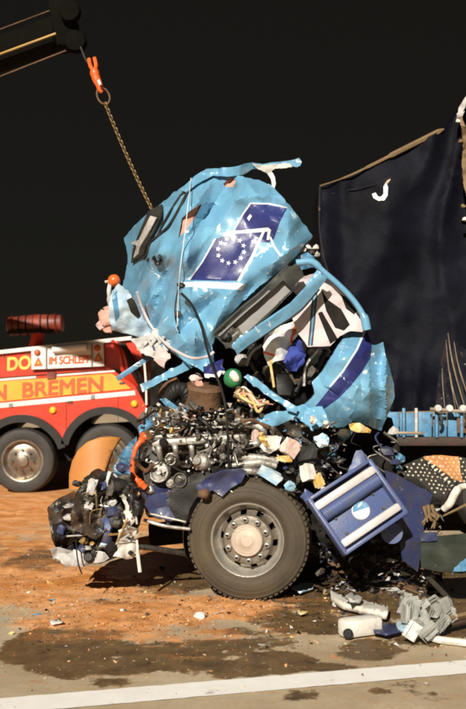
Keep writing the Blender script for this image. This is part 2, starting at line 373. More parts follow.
def tube_px(name, path, r, m, parent=None, seg=7, n=6, smooth=True, straight=False, **tags):
    pts = [P(*p) for p in path]
    pts = pts if straight else curve_pts(pts, n)
    return MB().tube(pts, r, m, seg, True, smooth).build(name, parent, **tags)
def text(name, body, origin, right, up, size, m, parent=None, width=None, bold=0.05, **tags):
    cu = bpy.data.curves.new(name, 'FONT'); cu.body = body; cu.size = 1; cu.extrude = 0; cu.offset = 0.0
    to = bpy.data.objects.new(name, cu); COL.objects.link(to); bpy.context.view_layer.update()
    me = bpy.data.meshes.new_from_object(to.evaluated_get(bpy.context.evaluated_depsgraph_get()))
    bpy.data.objects.remove(to)
    xs = [v.co.x for v in me.vertices]; ys = [v.co.y for v in me.vertices]; w0 = max(xs) - min(xs); h0 = max(ys) - min(ys)
    right = Vector(right).normalized(); up = Vector(up).normalized(); kx = (width / w0) if width else size / h0; ky = size / h0
    for v in me.vertices: v.co = Vector(origin) + right * ((v.co.x - min(xs)) * kx) + up * ((v.co.y - min(ys)) * ky)
    fr = right.cross(up) ; b = MB(); t0 = size * bold; co = [v.co.copy() for v in me.vertices]; pf = [tuple(f.vertices) for f in me.polygons]
    for k, (dx, dz) in enumerate(((0, 0), (1, 0), (-1, 0), (0, 1), (0, -1), (.7, .7), (-.7, .7), (.7, -.7), (-.7, -.7))):
        b.add([c + right * (dx * t0) + up * (dz * t0) + fr * (k * .0004) for c in co], pf, m)
    bpy.data.meshes.remove(me)
    return b.build(name, parent, **tags)
RIMD = mat('dull_chrome_rim', (0.34, 0.29, 0.24), 0.3, 0.75, 0, (0.2, 0.16, 0.12), 8)
# ------------------------------------------------------------------ ground, sand, road line
def blob(x, y, pts, soft):                    # pts: (px, py, rx, ry, weight) picture positions of stains and dark areas, evaluated on the ground plane
    t = 0
    for (bx, by, rx, ry, w_) in pts:
        d = ((x - bx) / rx) ** 2 + ((y - by) / ry) ** 2
        t = max(t, w_ * max(0, 1 - d) ** soft)
    return t
SAND = [(30, 515, 190, 34, 1), (-70, 560, 180, 70, 1), (85, 590, 110, 30, 1), (110, 618, 120, 22, 1), (195, 644, 70, 20, 1), (110, 636, 100, 20, .95), (245, 608, 120, 16, 1), (150, 548, 60, 14, 1), (300, 628, 50, 10, .7),
        (130, 520, 80, 20, .8), (-60, 480, 220, 40, .9), (95, 480, 60, 14, .8), (30, 600, 70, 22, .9), (330, 655, 30, 7, .55)]
WET_DARK = [(80, 652, 84, 30, 1.1), (150, 655, 100, 26, 1.0), (40, 655, 46, 18, 1.0), (30, 556, 90, 14, .8), (120, 602, 34, 7, .8), (168, 572, 70, 26, 1.2), (215, 640, 80, 20, .8), (274, 661, 46, 14, 1.15), (250, 645, 80, 14, .85), (370, 650, 40, 12, 1.1), (390, 590, 150, 46, 1.2),  # wet stains, plus a brown-dark band across the left
       (470, 600, 90, 52, 1.1), (300, 694, 28, 8, .95), (380, 692, 14, 4, .85), (420, 560, 120, 30, 1), (310, 622, 70, 16, .95), (255, 572, 120, 26, .9), (235, 672, 40, 8, .75), (120, 682, 40, 6, .6), (330, 668, 30, 5, .75), (430, 640, 60, 8, .9)]
def smooth(a, b, x): t = min(1, max(0, (x - a) / (b - a))); return t * t * (3 - 2 * t)
def gmasks(wx, wy):
    px = CX + wx / wy * F; py = HZ + CAMH / wy * F
    n1 = fbm(wx, wy, 0.9, 3, 4); n2 = fbm(wx, wy, 0.35, 5, 4); n3 = fbm(wx + 9, wy, 0.5, 8, 4)
    s_ = blob(px, py, SAND, 0.6); s_ = s_ + (n1 * 0.7 + n2 * 0.6)
    we = blob(px, py, WET_DARK, 0.5) * .95 + (n3 * 0.75 + n2 * 0.6 + fbm(wx * .35, wy * 1.6, .22, 31, 3) * .5 + fbm(wx, wy, .09, 33, 2) * .4)
    wet = min(1, max(0, (we - 0.34) / 0.34)); sand = min(1, max(0, (s_ - 0.30) / 0.60))
    swirl = fbm(wx * 0.6, wy * 1.6, 0.5, 14, 4)
    left = 1 - smooth(250, 330, px)
    sand *= 1 - wet * min(1, max(0, (0.8 - left * .5) - swirl * 2.4 - n2 * .6 + smooth(632, 664, py) * .75))
    return sand, wet
def ground():
    b = MB(); x0, x1, y0, y1, st = -4.2, 4.0, 4.8, 14.8, 0.036
    nx = int((x1 - x0) / st) + 1; ny = int((y1 - y0) / st) + 1; cols = []; vs = []
    for j in range(ny):
        for i in range(nx):
            x = x0 + i * st; y = y0 + j * st; s_, we = gmasks(x, y)
            edge = min(1, min(x - x0, x1 - x, y - y0, y1 - y) / 0.4)
            z = (s_ * 0.022 * (0.5 + fbm(x, y, 0.16, 21, 3)) + 0.004 * fbm(x, y, 0.11, 2, 2)) * edge
            vs.append((x, y, max(-0.004, z))); cols.append((s_, we, 0, 1))
    fs = [(j * nx + i, j * nx + i + 1, (j + 1) * nx + i + 1, (j + 1) * nx + i) for j in range(ny - 1) for i in range(nx - 1)]
    o = len(vs); B = 400.0                    # the same sheet runs on to the horizon
    vs += [(-B, -B, 0), (B, -B, 0), (B, B, 0), (-B, B, 0)]; cols += [(0.25, 0, 0, 1)] * 4
    c0, c1, c2, c3 = 0, nx - 1, nx * ny - 1, nx * (ny - 1)
    bot = list(range(0, nx)); rig = [j * nx + nx - 1 for j in range(ny)]; top = [nx * (ny - 1) + i for i in range(nx)][::-1]; lef = [j * nx for j in range(ny)][::-1]
    for side, (a, c) in ((bot, (0, 1)), (rig, (1, 2)), (top, (2, 3)), (lef, (3, 0))):
        h = len(side) // 2
        for i in range(len(side) - 1): fs.append((side[i + 1], side[i], o + (a if i < h else c)))
        fs.append((side[h], o + a, o + c))
    me = bpy.data.meshes.new('ground'); me.from_pydata(vs, [], fs); me.update()
    at = me.color_attributes.new('spill', 'FLOAT_COLOR', 'POINT')
    at.data.foreach_set('color', [k for c in cols for k in c]); me.polygons.foreach_set('use_smooth', [True] * len(fs))
    m = bpy.data.materials.new('asphalt_with_sand'); m.use_nodes = True; nt = m.node_tree; bs = nt.nodes['Principled BSDF']
    L = nt.links.new; tc = nt.nodes.new('ShaderNodeTexCoord')
    def nz(scale, det=6, rg=0.65, st_=None):
        n = nt.nodes.new('ShaderNodeTexNoise'); n.inputs['Scale'].default_value = scale; n.inputs['Detail'].default_value = det; n.inputs['Roughness'].default_value = rg
        L(tc.outputs['Object'], n.inputs['Vector']); return n.outputs['Fac']
    def mr(s, a, c, lo=0., hi=1.):
        r = nt.nodes.new('ShaderNodeMapRange'); r.inputs['From Min'].default_value = a; r.inputs['From Max'].default_value = c
        r.inputs['To Min'].default_value = lo; r.inputs['To Max'].default_value = hi; L(s, r.inputs['Value']); return r.outputs['Result']
    def mx(fac, A, B_):
        x = nt.nodes.new('ShaderNodeMix'); x.data_type = 'RGBA'; L(fac, x.inputs['Factor'])
        for k, v in (('A', A), ('B', B_)):
            if isinstance(v, tuple): x.inputs[k].default_value = (*v, 1)
            else: L(v, x.inputs[k])
        return x.outputs['Result']
    def mth(op, a, c):
        n = nt.nodes.new('ShaderNodeMath'); n.operation = op
        for k, v in ((0, a), (1, c)):
            if isinstance(v, (int, float)): n.inputs[k].default_value = v
            else: L(v, n.inputs[k])
        return n.outputs[0]
    at_n = nt.nodes.new('ShaderNodeVertexColor'); at_n.layer_name = 'spill'; sp = nt.nodes.new('ShaderNodeSeparateColor'); L(at_n.outputs['Color'], sp.inputs[0])
    fine = nz(28, 8, 0.75); finer = nz(120, 4, 0.7); big = nz(1.6, 5)
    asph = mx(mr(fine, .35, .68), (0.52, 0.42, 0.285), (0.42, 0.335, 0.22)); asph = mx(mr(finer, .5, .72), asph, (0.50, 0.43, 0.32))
    wetc = mx(mr(nz(5, 7), .4, .65), (0.155, 0.098, 0.042), (0.075, 0.045, 0.02)); wetc = mx(mr(fine, .55, .75), wetc, (0.15, 0.09, 0.04))
    sw = nt.nodes.new('ShaderNodeTexNoise'); sw.inputs['Scale'].default_value = 1.5; sw.inputs['Detail'].default_value = 8; sw.inputs['Roughness'].default_value = .62; sw.inputs['Distortion'].default_value = 2.2; L(tc.outputs['Object'], sw.inputs['Vector'])
    sandc = mx(mr(sw.outputs['Fac'], .36, .66), (0.52, 0.185, 0.032), (0.80, 0.40, 0.17)); sandc = mx(mr(nz(9, 7), .52, .75), sandc, (0.42, 0.16, 0.04)); sandc = mx(mr(finer, .55, .78), sandc, (0.72, 0.43, 0.25))  # deep sand tone has the amber of the floodlight mixed in
    sandc = mx(mr(mth('MULTIPLY', sp.outputs[1], nz(3, 6)), .15, .62), sandc, (0.23, 0.10, 0.034))
    mid = mr(nz(7, 10, .78), .34, .66)
    wf = mr(mth('ADD', mth('ADD', sp.outputs[1], mth('MULTIPLY', mth('SUBTRACT', mid, 0.5), .85)), mth('MULTIPLY', mth('SUBTRACT', fine, 0.5), 1.3)), .30, .66)
    sf = mr(mth('ADD', mth('ADD', sp.outputs[0], mth('MULTIPLY', mth('SUBTRACT', mid, 0.5), .7)), mth('MULTIPLY', mth('SUBTRACT', fine, 0.5), 1.4)), .12, .75)
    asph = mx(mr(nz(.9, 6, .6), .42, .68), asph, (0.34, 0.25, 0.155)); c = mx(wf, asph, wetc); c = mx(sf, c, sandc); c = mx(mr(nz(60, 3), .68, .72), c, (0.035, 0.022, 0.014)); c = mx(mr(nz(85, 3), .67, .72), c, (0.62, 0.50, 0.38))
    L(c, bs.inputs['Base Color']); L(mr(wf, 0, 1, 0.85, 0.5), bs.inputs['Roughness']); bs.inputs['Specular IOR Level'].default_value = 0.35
    bp = nt.nodes.new('ShaderNodeBump'); bp.inputs['Strength'].default_value = 0.5; bp.inputs['Distance'].default_value = 0.006
    L(mth('ADD', fine, mth('MULTIPLY', finer, 0.6)), bp.inputs['Height']); L(bp.outputs[0], bs.inputs['Normal'])
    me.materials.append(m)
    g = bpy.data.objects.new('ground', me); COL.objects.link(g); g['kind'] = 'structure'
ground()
LINE = mat('worn_road_paint', (0.90, 0.88, 0.85), 0.6, 0, 0, (0.84, 0.81, 0.77), 6, 0.0, 60, 0.6, (0.22, 0.17, 0.11), 5, 0.05, (0.42, 0.34, 0.25))
def road_line():
    a0, a1 = G(-60, 704.5), G(540, 655); b0, b1 = G(-60, 720.5), G(540, 668)
    b = MB(); n = 60; vs = []
    for i in range(n + 1):
        t = i / n; p = a0.lerp(a1, t); q = b0.lerp(b1, t)
        for k, pt in enumerate((p, q)):
            j = 0.012 * noise.noise(Vector((t * 40, k * 5.0, 1))); vs.append((pt.x, pt.y + j, 0.0075))
        for k, pt in enumerate((p, q)): vs.append((vs[-2][0], vs[-2][1], -0.003)) if k == 0 else vs.append((vs[-2][0], vs[-2][1], -0.003))
    fs = []
    for i in range(n):
        o = i * 4; fs += [(o + 1, o + 5, o + 4, o)]
    b.add(vs, fs, LINE); b.build('road_marking', kind='structure')
road_line()

# ------------------------------------------------------------------ red recovery truck (about 15 m away)
YT = 15.4
RT = thing('recovery_truck', P(30, 493, YT + 1), 'red recovery truck with orange stripe lettered BREMEN, parked behind the wreck', 'truck')
def T(px, py, d=0.0): return P(px, py, YT) + Vector((0, d, 0))
def slab(name, poly, d0, thick, m, parent=RT, spacing=None, **k):
    """A plate of the truck body: flat front at depth offset d0, real thickness behind it."""
    b = MB(); n = len(poly); f = [T(x, y, d0) for x, y in poly]; r = [v + Vector((0, thick, 0)) for v in f]
    fs = [tuple(range(n))[::-1], tuple(range(n, 2 * n))] + [(i, (i + 1) % n, n + (i + 1) % n, n + i) for i in range(n)]
    b.add(f + r, fs, m); o = b.build(name, parent, **k)
    return o
def arc(cx, cy, r, a0, a1, n=18): return [(cx + r * math.cos(R(a0 + (a1 - a0) * i / n)), cy + r * math.sin(R(a0 + (a1 - a0) * i / n))) for i in range(n + 1)]
W1, W2 = (22, 461), (107, 453)
lower = [(-90, 392), (0, 379), (113, 370), (135, 386), (147, 408), (149, 430)] + arc(W2[0], W2[1], 40, -28, -162, 20) + [(66, 442)] + arc(W1[0], W1[1], 41, -28, -152, 20) + [(-30, 450), (-90, 452)]
slab('lower_body', lower, 0.0, 2.3, RED)
slab('upper_body', [(-90, 366), (0, 354), (129, 340), (138, 346), (146, 372), (147, 384), (118, 368.5), (0, 377.5), (-90, 388)], 0.12, 2.0, RED)
slab('deck_edge', [(-90, 362), (0, 350), (131, 336), (131, 339.6), (0, 353.8), (-90, 365.8)], 0.05, 2.2, WSTRIPE)
slab('stripe', [(-90, 394), (0, 381.5), (112, 373.5), (131, 388.5), (0, 401.5), (-90, 412)], -0.008, 0.006, YELLOW)
slab('white_line', [(-90, 413), (0, 403), (135, 390.5), (135.5, 395), (0, 408), (-90, 418)], -0.008, 0.006, WSTRIPE)
slab('white_line', [(-90, 391.0), (0, 378.8), (36, 376), (36, 378), (0, 380.9), (-90, 393)], -0.008, 0.006, WSTRIPE)
slab('white_line', [(57, 374.4), (114, 370.2), (115.5, 371.8), (57, 376.2)], -0.008, 0.006, WSTRIPE)
for x, yy in ((11, 405), (93, 396.6)):
    slab('strap_lug', [(x - 2, yy - 1.5), (x + 2, yy - 1.8), (x + 2, yy + 2.2), (x - 2, yy + 2.5)], -0.02, 0.011, CURTAIN)
rv = Vector((1, 0, 0.085)); uv = Vector((0.02, 0, 1))
text('lettering', 'BREMEN', T(23, 397.3, -0.014), rv, uv, 14 / 64, LETTER, RT, width=80.0 / 64)
text('lettering', 'N', T(-6, 400, -0.014), rv, uv, 14 / 64, LETTER, RT, width=12 / 64)
text('lettering', 'DO', T(6, 370.5, 0.114), rv, uv, 13 / 64, LETY, RT, width=23 / 64)
# tow sign with lamp and reflector triangles
sign = slab('tow_sign', [(31, 349.5), (103, 343), (104, 366), (31, 369.5)], 0.03, 0.05, WSTRIPE, label='white lettered tow sign with red triangles')
text('lettering', 'IM SCHLEPP', T(49, 364.5, 0.024), Vector((1, 0, 0.045)), uv, 7.6 / 64, LETTER, sign, width=41 / 64)
slab('frame_post', [(45.4, 347.5), (46.6, 347.4), (46.6, 369.2), (45.4, 369.3)], 0.0, 0.026, CURTAIN, sign)
slab('frame_post', [(91, 344.0), (92.2, 343.9), (92.2, 366.9), (91, 367)], 0.0, 0.026, CURTAIN, sign)
b = MB(); b.tube([T(53, 349.6, -0.02), T(87, 346.6, -0.02)], 0.062, WHITE, 12).build('lamp_tube', sign)
for cx, cy in ((38, 361.5), (98, 357)):
    slab('reflector_triangle', [(cx - 4.6, cy + 4.6), (cx + 4.6, cy + 4.2), (cx, cy - 5)], 0.018, 0.01, LETTER, sign)
    slab('reflector_centre', [(cx - 1.6, cy + 2.4), (cx + 1.6, cy + 2.3), (cx, cy - 1)], 0.012, 0.005, AMBER, sign)
    MB().lathe([(0, -0.05), (0.03, -0.045), (0.05, -0.02), (0.05, 0)], T(cx - 1, cy - 9, 0.03), (0, 1, 0), LETTER, 14).build('tail_lamp', sign)
# lamp bar on top, side lamps, fenders, wheels
MB().tube([T(31.5, 350, 0.25), T(35.5, 332, 0.25)], [0.11, 0.10], RED, 4, smooth=False).build('lamp_post', RT)
lb = MB(); q0, q1 = T(3, 325.5, 0.3), T(60, 322, 0.3)
lb.tube([q0, q0.lerp(q1, .03), q0.lerp(q1, .5), q0.lerp(q1, .97), q1], [0.10, 0.145, 0.165, 0.14, 0.10], REDD, 16); lo_ = lb.build('lamp_bar', RT, label='dark red horizontal lamp bar on a post')
for k in range(7):
    t = .1 + .13 * k; MB().lathe([(.16, -.012), (.172, 0), (.16, .012)], q0.lerp(q1, t), q1 - q0, BLACKF if k % 3 else REDD, 20).build('lamp_band', lo_)
slab('bar_grille', [(5, 331), (52, 328.6), (52, 331.5), (6, 334)], 0.10, 0.12, BLACKF, lo_)
for x, y_ in ((53, 410.5), (134.5, 404)):
    MB().lathe([(0, -0.05), (0.035, -0.045), (0.055, -0.02), (0.06, 0)], T(x, y_, -0.005), (0, 1, 0), AMBER, 16).build('side_lamp', RT)
MB().lathe([(0, -0.04), (0.025, -0.03), (0.04, 0)], T(143, 415, -0.005), (0, 1, 0), WSTRIPE, 12).build('side_lamp', RT)
for (cx, cy), ang in ((W1, (-160, -18)), (W2, (-168, -22))):
    outer = arc(cx, cy, 46.5, ang[0], ang[1], 22); inner = arc(cx, cy, 39, ang[1], ang[0], 22)
    slab('mudguard', outer + inner, -0.07, 2.1, BLACK)
def small_wheel(cx, cy):
    c = T(cx, cy, 0.06); rr = 33 / 64; ax = (0, -1, 0)
    ty = MB().lathe([(0.30, -0.02), (0.33, 0.03), (rr * 0.8, 0.055), (rr * 0.94, 0.03), (rr, -0.03), (rr, -0.24), (rr * 0.93, -0.3), (0.3, -0.3)], c, ax, RUBBERB, 44).build('wheel', RT)
    MB().lathe([(0.335, 0.02), (0.33, 0.035), (0.305, 0.03), (0.28, -0.02), (0.25, -0.05), (0.20, -0.04), (0.15, 0.0), (0.10, 0.012), (0.09, 0.06), (0.04, 0.07), (0, 0.07)], c, ax, RIMD, 40).build('rim', ty)
    for k in range(8):
        a = k * math.pi / 4; p = c + Vector((0.165 * math.cos(a), -0.005, 0.165 * math.sin(a)))
        MB().tube([p, p + Vector((0, -0.035, 0))], 0.017, DKMET, 6).build('wheel_nut', ty)
small_wheel(*W1); small_wheel(W2[0], W2[1] + 4)
b = MB()
for k in range(4): b.tube(curve_pts([T(112 + k * 4, 341 + k, 0.02 - k * 0.02), T(120 + k * 4, 350 + k * 3, -0.06), T(124 + k * 5, 372, -0.04), T(134 + k * 3, 386, 0.1)], 6), 0.035, RED if k < 2 else BLACK, 8)
b.build('hose_bundle', RT)
slab('stripe_bracket', [(47.5, 372.5), (56, 371.8), (56, 378.5), (47.5, 379.3)], -0.03, 0.04, REDD)
for (x0, y0, x1, y1) in ((-30, 383, -29.4, 400), (66, 375.5, 66.5, 441), (118, 377, 118.4, 425)):
    slab('panel_seam', [(x0, y0), (x1, y0), (x1, y1), (x0, y1)], -0.004, 0.003, BLACKF)
slab('deck_shadow_gap', [(-90, 388.6), (0, 378.0), (113, 369.3), (113, 370), (0, 378.8), (-90, 389.4)], -0.003, 0.05, BLACKF)
for x, y_ in ((70, 402), (122, 383)):
    slab('locker_handle', [(x - 2.5, y_ - .8), (x + 2.5, y_ - 1.2), (x + 2.5, y_ + .8), (x - 2.5, y_ + 1.2)], -0.025, 0.02, DKMET)
for x in (2, 26, 62, 108, 124):
    slab('deck_bolt', [(x - .7, 356.5 - x * .105 - .7), (x + .7, 356.5 - x * .105 - .7), (x + .7, 356.5 - x * .105 + .7), (x - .7, 356.5 - x * .105 + .7)], 0.1, 0.02, DKMET)
slab('underbody', [(-90, 440), (145, 425), (148, 462), (-90, 470)], 0.75, 1.0, BLACKF)

# ------------------------------------------------------------------ crane boom, hook, chain
BO = thing('crane_boom', P(70, 30, 9.4), 'dark crane boom with a lit yellow edge, over the wreck', 'crane')
def beam(name, a, b_, wd, hg, m, parent, **k):
    a, b_ = Vector(a), Vector(b_); d = (b_ - a); L_ = d.length; x = d.normalized(); y = Vector((0, 0, 1)).cross(x).normalized(); z = x.cross(y)
    return MB().box((a + b_) / 2, (L_, wd, hg), m, Matrix((x, y, z)).transposed(), bev=min(wd, hg) * 0.12).build(name, parent, **k)
e0 = P(62, 32, 9.3); e1 = P(-330, 175, 14.0)
beam('boom_section', e1, e0, 0.26, 0.26, BOOMK, BO)
d_ = Vector((0, -0.182, 0))
beam('lit_edge', P(-50, 72.5, 9.42), P(56, 33.5, 9.05), 0.02, 0.017, BOOMY, BO)  # yellow strip paints the light caught along the boom edge
tube_px('stay_cable', [(-60, 52, 9.9), (54, 9, 9.4)], 0.006, RUST, BO, straight=True)
tube_px('stay_cable', [(-60, 100, 9.6), (66, 50.5, 9.2)], 0.007, RUST, BO, straight=True)
hb = MB(); hb.box(P(66, 26, 9.3), (0.22, 0.26, 0.44), BOOMK, Matrix.Rotation(R(-12), 3, 'Y'), 0.02).build('boom_head', BO)
for px, py in ((70, 12), (76, 42)):
    MB().lathe([(0, -0.05), (0.09, -0.05), (0.1, -0.03), (0.075, 0), (0.1, 0.03), (0.09, 0.05), (0, 0.05)], P(px, py, 9.12), (0, 1, 0), BOOMK, 24).build('sheave', BO)
tube_px('hoist_cable', [(79, 43, 9.12), (86, 60, 8.95), (92, 66, 8.85)], 0.009, DKMET, BO)
HK = thing('lifting_hook', P(103, 100, 8.8), 'orange-red lifting hook with a steel ring holding the chain', 'hook')
MB().tube(curve_pts([P(89, 59, 8.86), P(90.5, 66, 8.83), P(94, 72, 8.8)], 4), [0.018] * 8 + [0.022], OHOSE, 8).build('clevis', HK)
MB().tube(curve_pts([P(94.5, 58, 8.86), P(96, 66, 8.83), P(94, 72, 8.8)], 4), [0.018] * 8 + [0.022], OHOSE, 8).build('clevis', HK)
MB().tube(curve_pts([P(94, 70, 8.8), P(96, 78, 8.8), P(99.5, 86, 8.8), P(100, 90, 8.8), P(102.5, 92, 8.8)], 5), [0.035, 0.04, 0.045, 0.043, 0.04, 0.04, 0.04, 0.038, 0.036, 0.034, 0.033, 0.03, 0.03, 0.028, 0.026, 0.025, 0.024, 0.022, 0.02, 0.018, 0.015], OHOSE, 10).build('hook_shank', HK)
MB().tube([P(98.5, 80, 8.74), P(100.5, 85, 8.74)], 0.012, WHITE, 6).build('safety_latch', HK)
def ring(c, rx, rz, r, ux, uz, m, n=28, seg=8):
    b = MB(); pts = [Vector(c) + ux * (rx * math.cos(2 * math.pi * k / n)) + uz * (rz * math.sin(2 * math.pi * k / n)) for k in range(n + 1)]
    return b.tube(pts, r, m, seg, False)
ring(P(103.3, 96, 8.8), 0.056, 0.075, 0.0085, Vector((1, 0.2, 0)).normalized(), Vector((0.2, 0, -1)).normalized(), RUST).build('steel_ring', HK)
CH = thing('lifting_chain', P(152, 212, 8.75), 'rusty yellow steel chain running from the hook down to the cab', 'chain')
ca, cb = P(105, 103, 8.8), P(153.5, 212.5, 8.72); NL = 37; dr = (cb - ca).normalized(); s1 = dr.cross(Vector((0, 1, 0))).normalized(); s2 = dr.cross(s1)
Lk = (cb - ca).length / NL
def link_mesh(su, nm):
    b = MB(); n = 14; pts = []
    for k in range(n + 1):
        a = 2 * math.pi * k / n; pts.append(dr * (Lk * 0.78 * math.sin(a)) + su * (0.0145 * max(-1, min(1, 1.25 * math.cos(a)))))
    b.tube(pts, 0.0044, YCHAIN, 6, False); return b
lm = [link_mesh((s1 * .8 + s2 * .6).normalized(), 0), link_mesh((s1 * .6 - s2 * .8).normalized(), 1)]; lo0 = []
for i in range(NL):
    pos = ca.lerp(cb, (i + 0.5) / NL) + Vector((0, 0, -0.03 * math.sin(math.pi * (i + .5) / NL)))
    if i < 2:
        o = lm[i].build('chain_link', CH); lo0.append(o)
    else:
        o = lo0[i % 2].copy(); COL.objects.link(o); o.parent = CH; o.matrix_parent_inverse = WORLD[CH.name].inverted()
    o.location = pos
MB().ico(P(153.5, 214.5, 8.70), (0.03, 0.03, 0.035), YCHAIN, 3, 0.2).build('chain_shackle', CH)
# ------------------------------------------------------------------ the wrecked truck
WT = thing('wrecked_truck', P(250, 560, 8.9), 'wrecked light-blue truck with crushed cab hanging from a chain, showing a starred flag', 'truck')
def smooth(a, b, x): t = min(1, max(0, (x - a) / (b - a))); return t * t * (3 - 2 * t)
def calmf(x, y): return 0.32 + 0.68 * smooth(20, 48, math.hypot((x - 236), (y - 252)))
BK1 = Buckle(118, 160, 318, 385, 32, .085, 3, calmf); BK2 = Buckle(118, 160, 318, 385, 15, .014, 8, calmf)
FOLDS = [(234, 178, 190, 236, 15, .17), (203, 180, 179, 300, 11, -.08), (312, 236, 262, 268, 12, -.06), (165, 345, 214, 300, 11, .10), (132, 300, 162, 244, 10, -.10), (250, 290, 214, 345, 10, .09), (150, 325, 168, 268, 9, .12), (292, 212, 258, 200, 8, .06), (196, 350, 190, 296, 8, -.06)]
def shellD(x, y):
    d = 8.18
    d += max(0, 184 - (y - 240) * .07 - x) * 0.013 + max(0, 150 - x) * .012      # front corner folds back along a long crease
    d += max(0, 200 - (x - 230) * .12 - y) * 0.012                                # roof folds back
    d += max(0, x - 288 + (y - 236) * .5) * .008
    for (x0, y0, x1, y1, wd, am) in FOLDS:
        ux, uy = x1 - x0, y1 - y0; L_ = math.hypot(ux, uy); t = ((x - x0) * ux + (y - y0) * uy) / L_; ds = abs((x - x0) * uy - (y - y0) * ux) / L_
        d += am * max(0, 1 - ds / wd) * smooth(-18, 8, t) * smooth(L_ + 18, L_ - 8, t)
    calm = 0.4 + 0.6 * smooth(22, 50, math.hypot((x - 238), (y - 248)))
    d += BK1.d(x, y) + BK2.d(x, y) + .008 * facet(x, y, 9, 2) * calm + .12 * calm * noise.noise(Vector((x / 34, y / 34, 5)))
    # long folds running along the panel, as in the buckled roof side
    d += 0.045 * abs(math.sin((x * 0.8 + y * 0.55) / 13 + 2 * noise.noise(Vector((x / 30, y / 30, 2))))) * smooth(215, 160, x)
    d += 0.05 * smooth(300, 345, y) * abs(math.sin((x * 0.9 - y * 0.4) / 9))
    return d
SHELL = [(124, 238), (134, 226), (147, 214), (158, 206), (172, 194), (186, 184), (198, 175), (207, 171), (222, 171), (234, 174), (248, 178), (262, 181), (272, 186), (281, 195), (290, 206), (300, 219), (313, 236),
         (306, 243), (300, 252), (286, 266), (272, 277), (258, 288), (243, 301), (228, 317), (217, 330), (212, 345), (214, 362), (209, 376), (198, 368), (184, 361), (172, 352), (160, 341), (150, 333), (140, 322), (132, 308), (121, 292), (126, 272), (128, 258)]
flag_low = [(190, 280), (203, 262), (216, 239), (228, 234), (262, 232), (251, 256), (237, 281)]
flag_up = [(234, 230), (243, 215), (251, 204), (268, 204.5), (287, 208.5), (280, 222), (274, 239), (268, 243), (260, 242), (263, 231)]
wh = [[(181, 282), (206, 281.5), (238, 283.3), (246, 284), (242.5, 290), (210, 288), (180, 286.5)],
      [(226, 231.5), (240, 230.5), (258, 228.5), (268, 227.5), (271, 230), (269, 240), (266.6, 240), (267.5, 231.5), (262, 232), (228, 234.2)],
      [(262, 232), (265, 231.5), (254, 256), (240, 281.5), (237, 281), (251, 256)],
      [(188, 280), (202, 261), (214.5, 238.3), (216, 239), (203, 262), (190, 280)],
      [(233, 230.5), (242, 214), (250, 202.6), (251, 204), (243.3, 215), (234.5, 230.3)],
      [(251, 204), (250, 202.6), (270, 203), (287, 207), (287, 208.5), (268, 204.5)],
      [(269, 237), (271, 236.5), (275, 246), (282, 256), (280, 256.5), (273, 247)]]
def star(cx, cy, r, rot): return [(cx + (r if k % 2 == 0 else r * .42) * math.cos(rot + k * math.pi / 5), cy + (r if k % 2 == 0 else r * .42) * math.sin(rot + k * math.pi / 5)) for k in range(10)]
regs = [(flag_low, NAVY), (flag_up, NAVY)] + [(p, WHITE) for p in wh]
for k in range(12):
    a = k * math.pi / 6 - math.pi / 2 + .12
    ang = a; cx = 231 + 13.2 * math.cos(ang) - 1.0 * math.sin(ang); cy = 250.5 + 12.6 * math.sin(ang)
    regs.append((star(cx, cy, 2.75, -math.pi / 2 + 0.3), WHITE))
pink_hole = [(178.5, 238), (182, 218), (191, 210), (202, 204), (197, 214), (186, 230)]
pink_hole2 = [(223, 184), (232, 176), (236, 181), (233, 187), (226, 187)]
regs += [([(247, 218), (250, 214), (252, 216), (249, 221)], WHITE)]
sheet('cab_shell', SHELL, shellD, BLUE, WT, regs, [pink_hole, pink_hole2], spacing=2.6, jag=1.2, seed=4, sharp=21, buckles=(BK1, BK2),
      back=lambda x, y: 9.75 + 0.3 * ridge(x, y, 30, 9), label='crumpled light-blue cab shell printed with a navy starred flag')
sheet('insulation', [(175, 240), (180, 214), (192, 206), (205, 201), (200, 216), (187, 233)], lambda x, y: shellD(x, y) + 0.05, PINK, WT, spacing=4)
sheet('insulation', [(221, 186), (231, 173), (238, 180), (235, 189)], lambda x, y: shellD(x, y) + 0.04, PINK, WT, spacing=4)
up = lambda o: (lambda x, y: shellD(x, y) - o)
# roof hatch with its frame
sheet('hatch_frame', [(150, 212), (163, 206), (162.5, 218), (155, 232), (147.5, 247), (146, 254), (139, 258), (133, 263), (134.5, 250), (141, 233)], up(0.035), GASKET, WT, spacing=3, thick=0.02)
sheet('hatch_panel', [(151.5, 216), (157.5, 217.5), (147, 237.5), (141, 247), (139.5, 254), (134.5, 258), (138, 246), (132, 243), (140, 240), (146, 227)], dep(0, extra=up(0.075)), GPLAST, WT, spacing=3, thick=0.012)
for path, r in (([(189, 189), (181, 205), (170, 224), (160, 234), (150, 242)], 0.013), ([(180, 196), (172, 208), (162, 226), (156, 238)], 0.009), ([(150, 242), (147, 254), (144, 258)], 0.016), ([(180, 196), (189, 189)], 0.013)):
    MB().tube(curve_pts([P(x, y, shellD(x, y) - 0.02) for x, y in path], 6), r, GASKET, 7).build('window_gasket', WT)
rr = random.Random(5)
for k in range(7):
    x, y = rr.uniform(148, 161), rr.uniform(256, 264)
    MB().ico(P(x, y, shellD(x, y) - 0.02), (0.022, 0.02, 0.02), BLACK, k, 0.3, 1).build('mirror_fragment', WT)
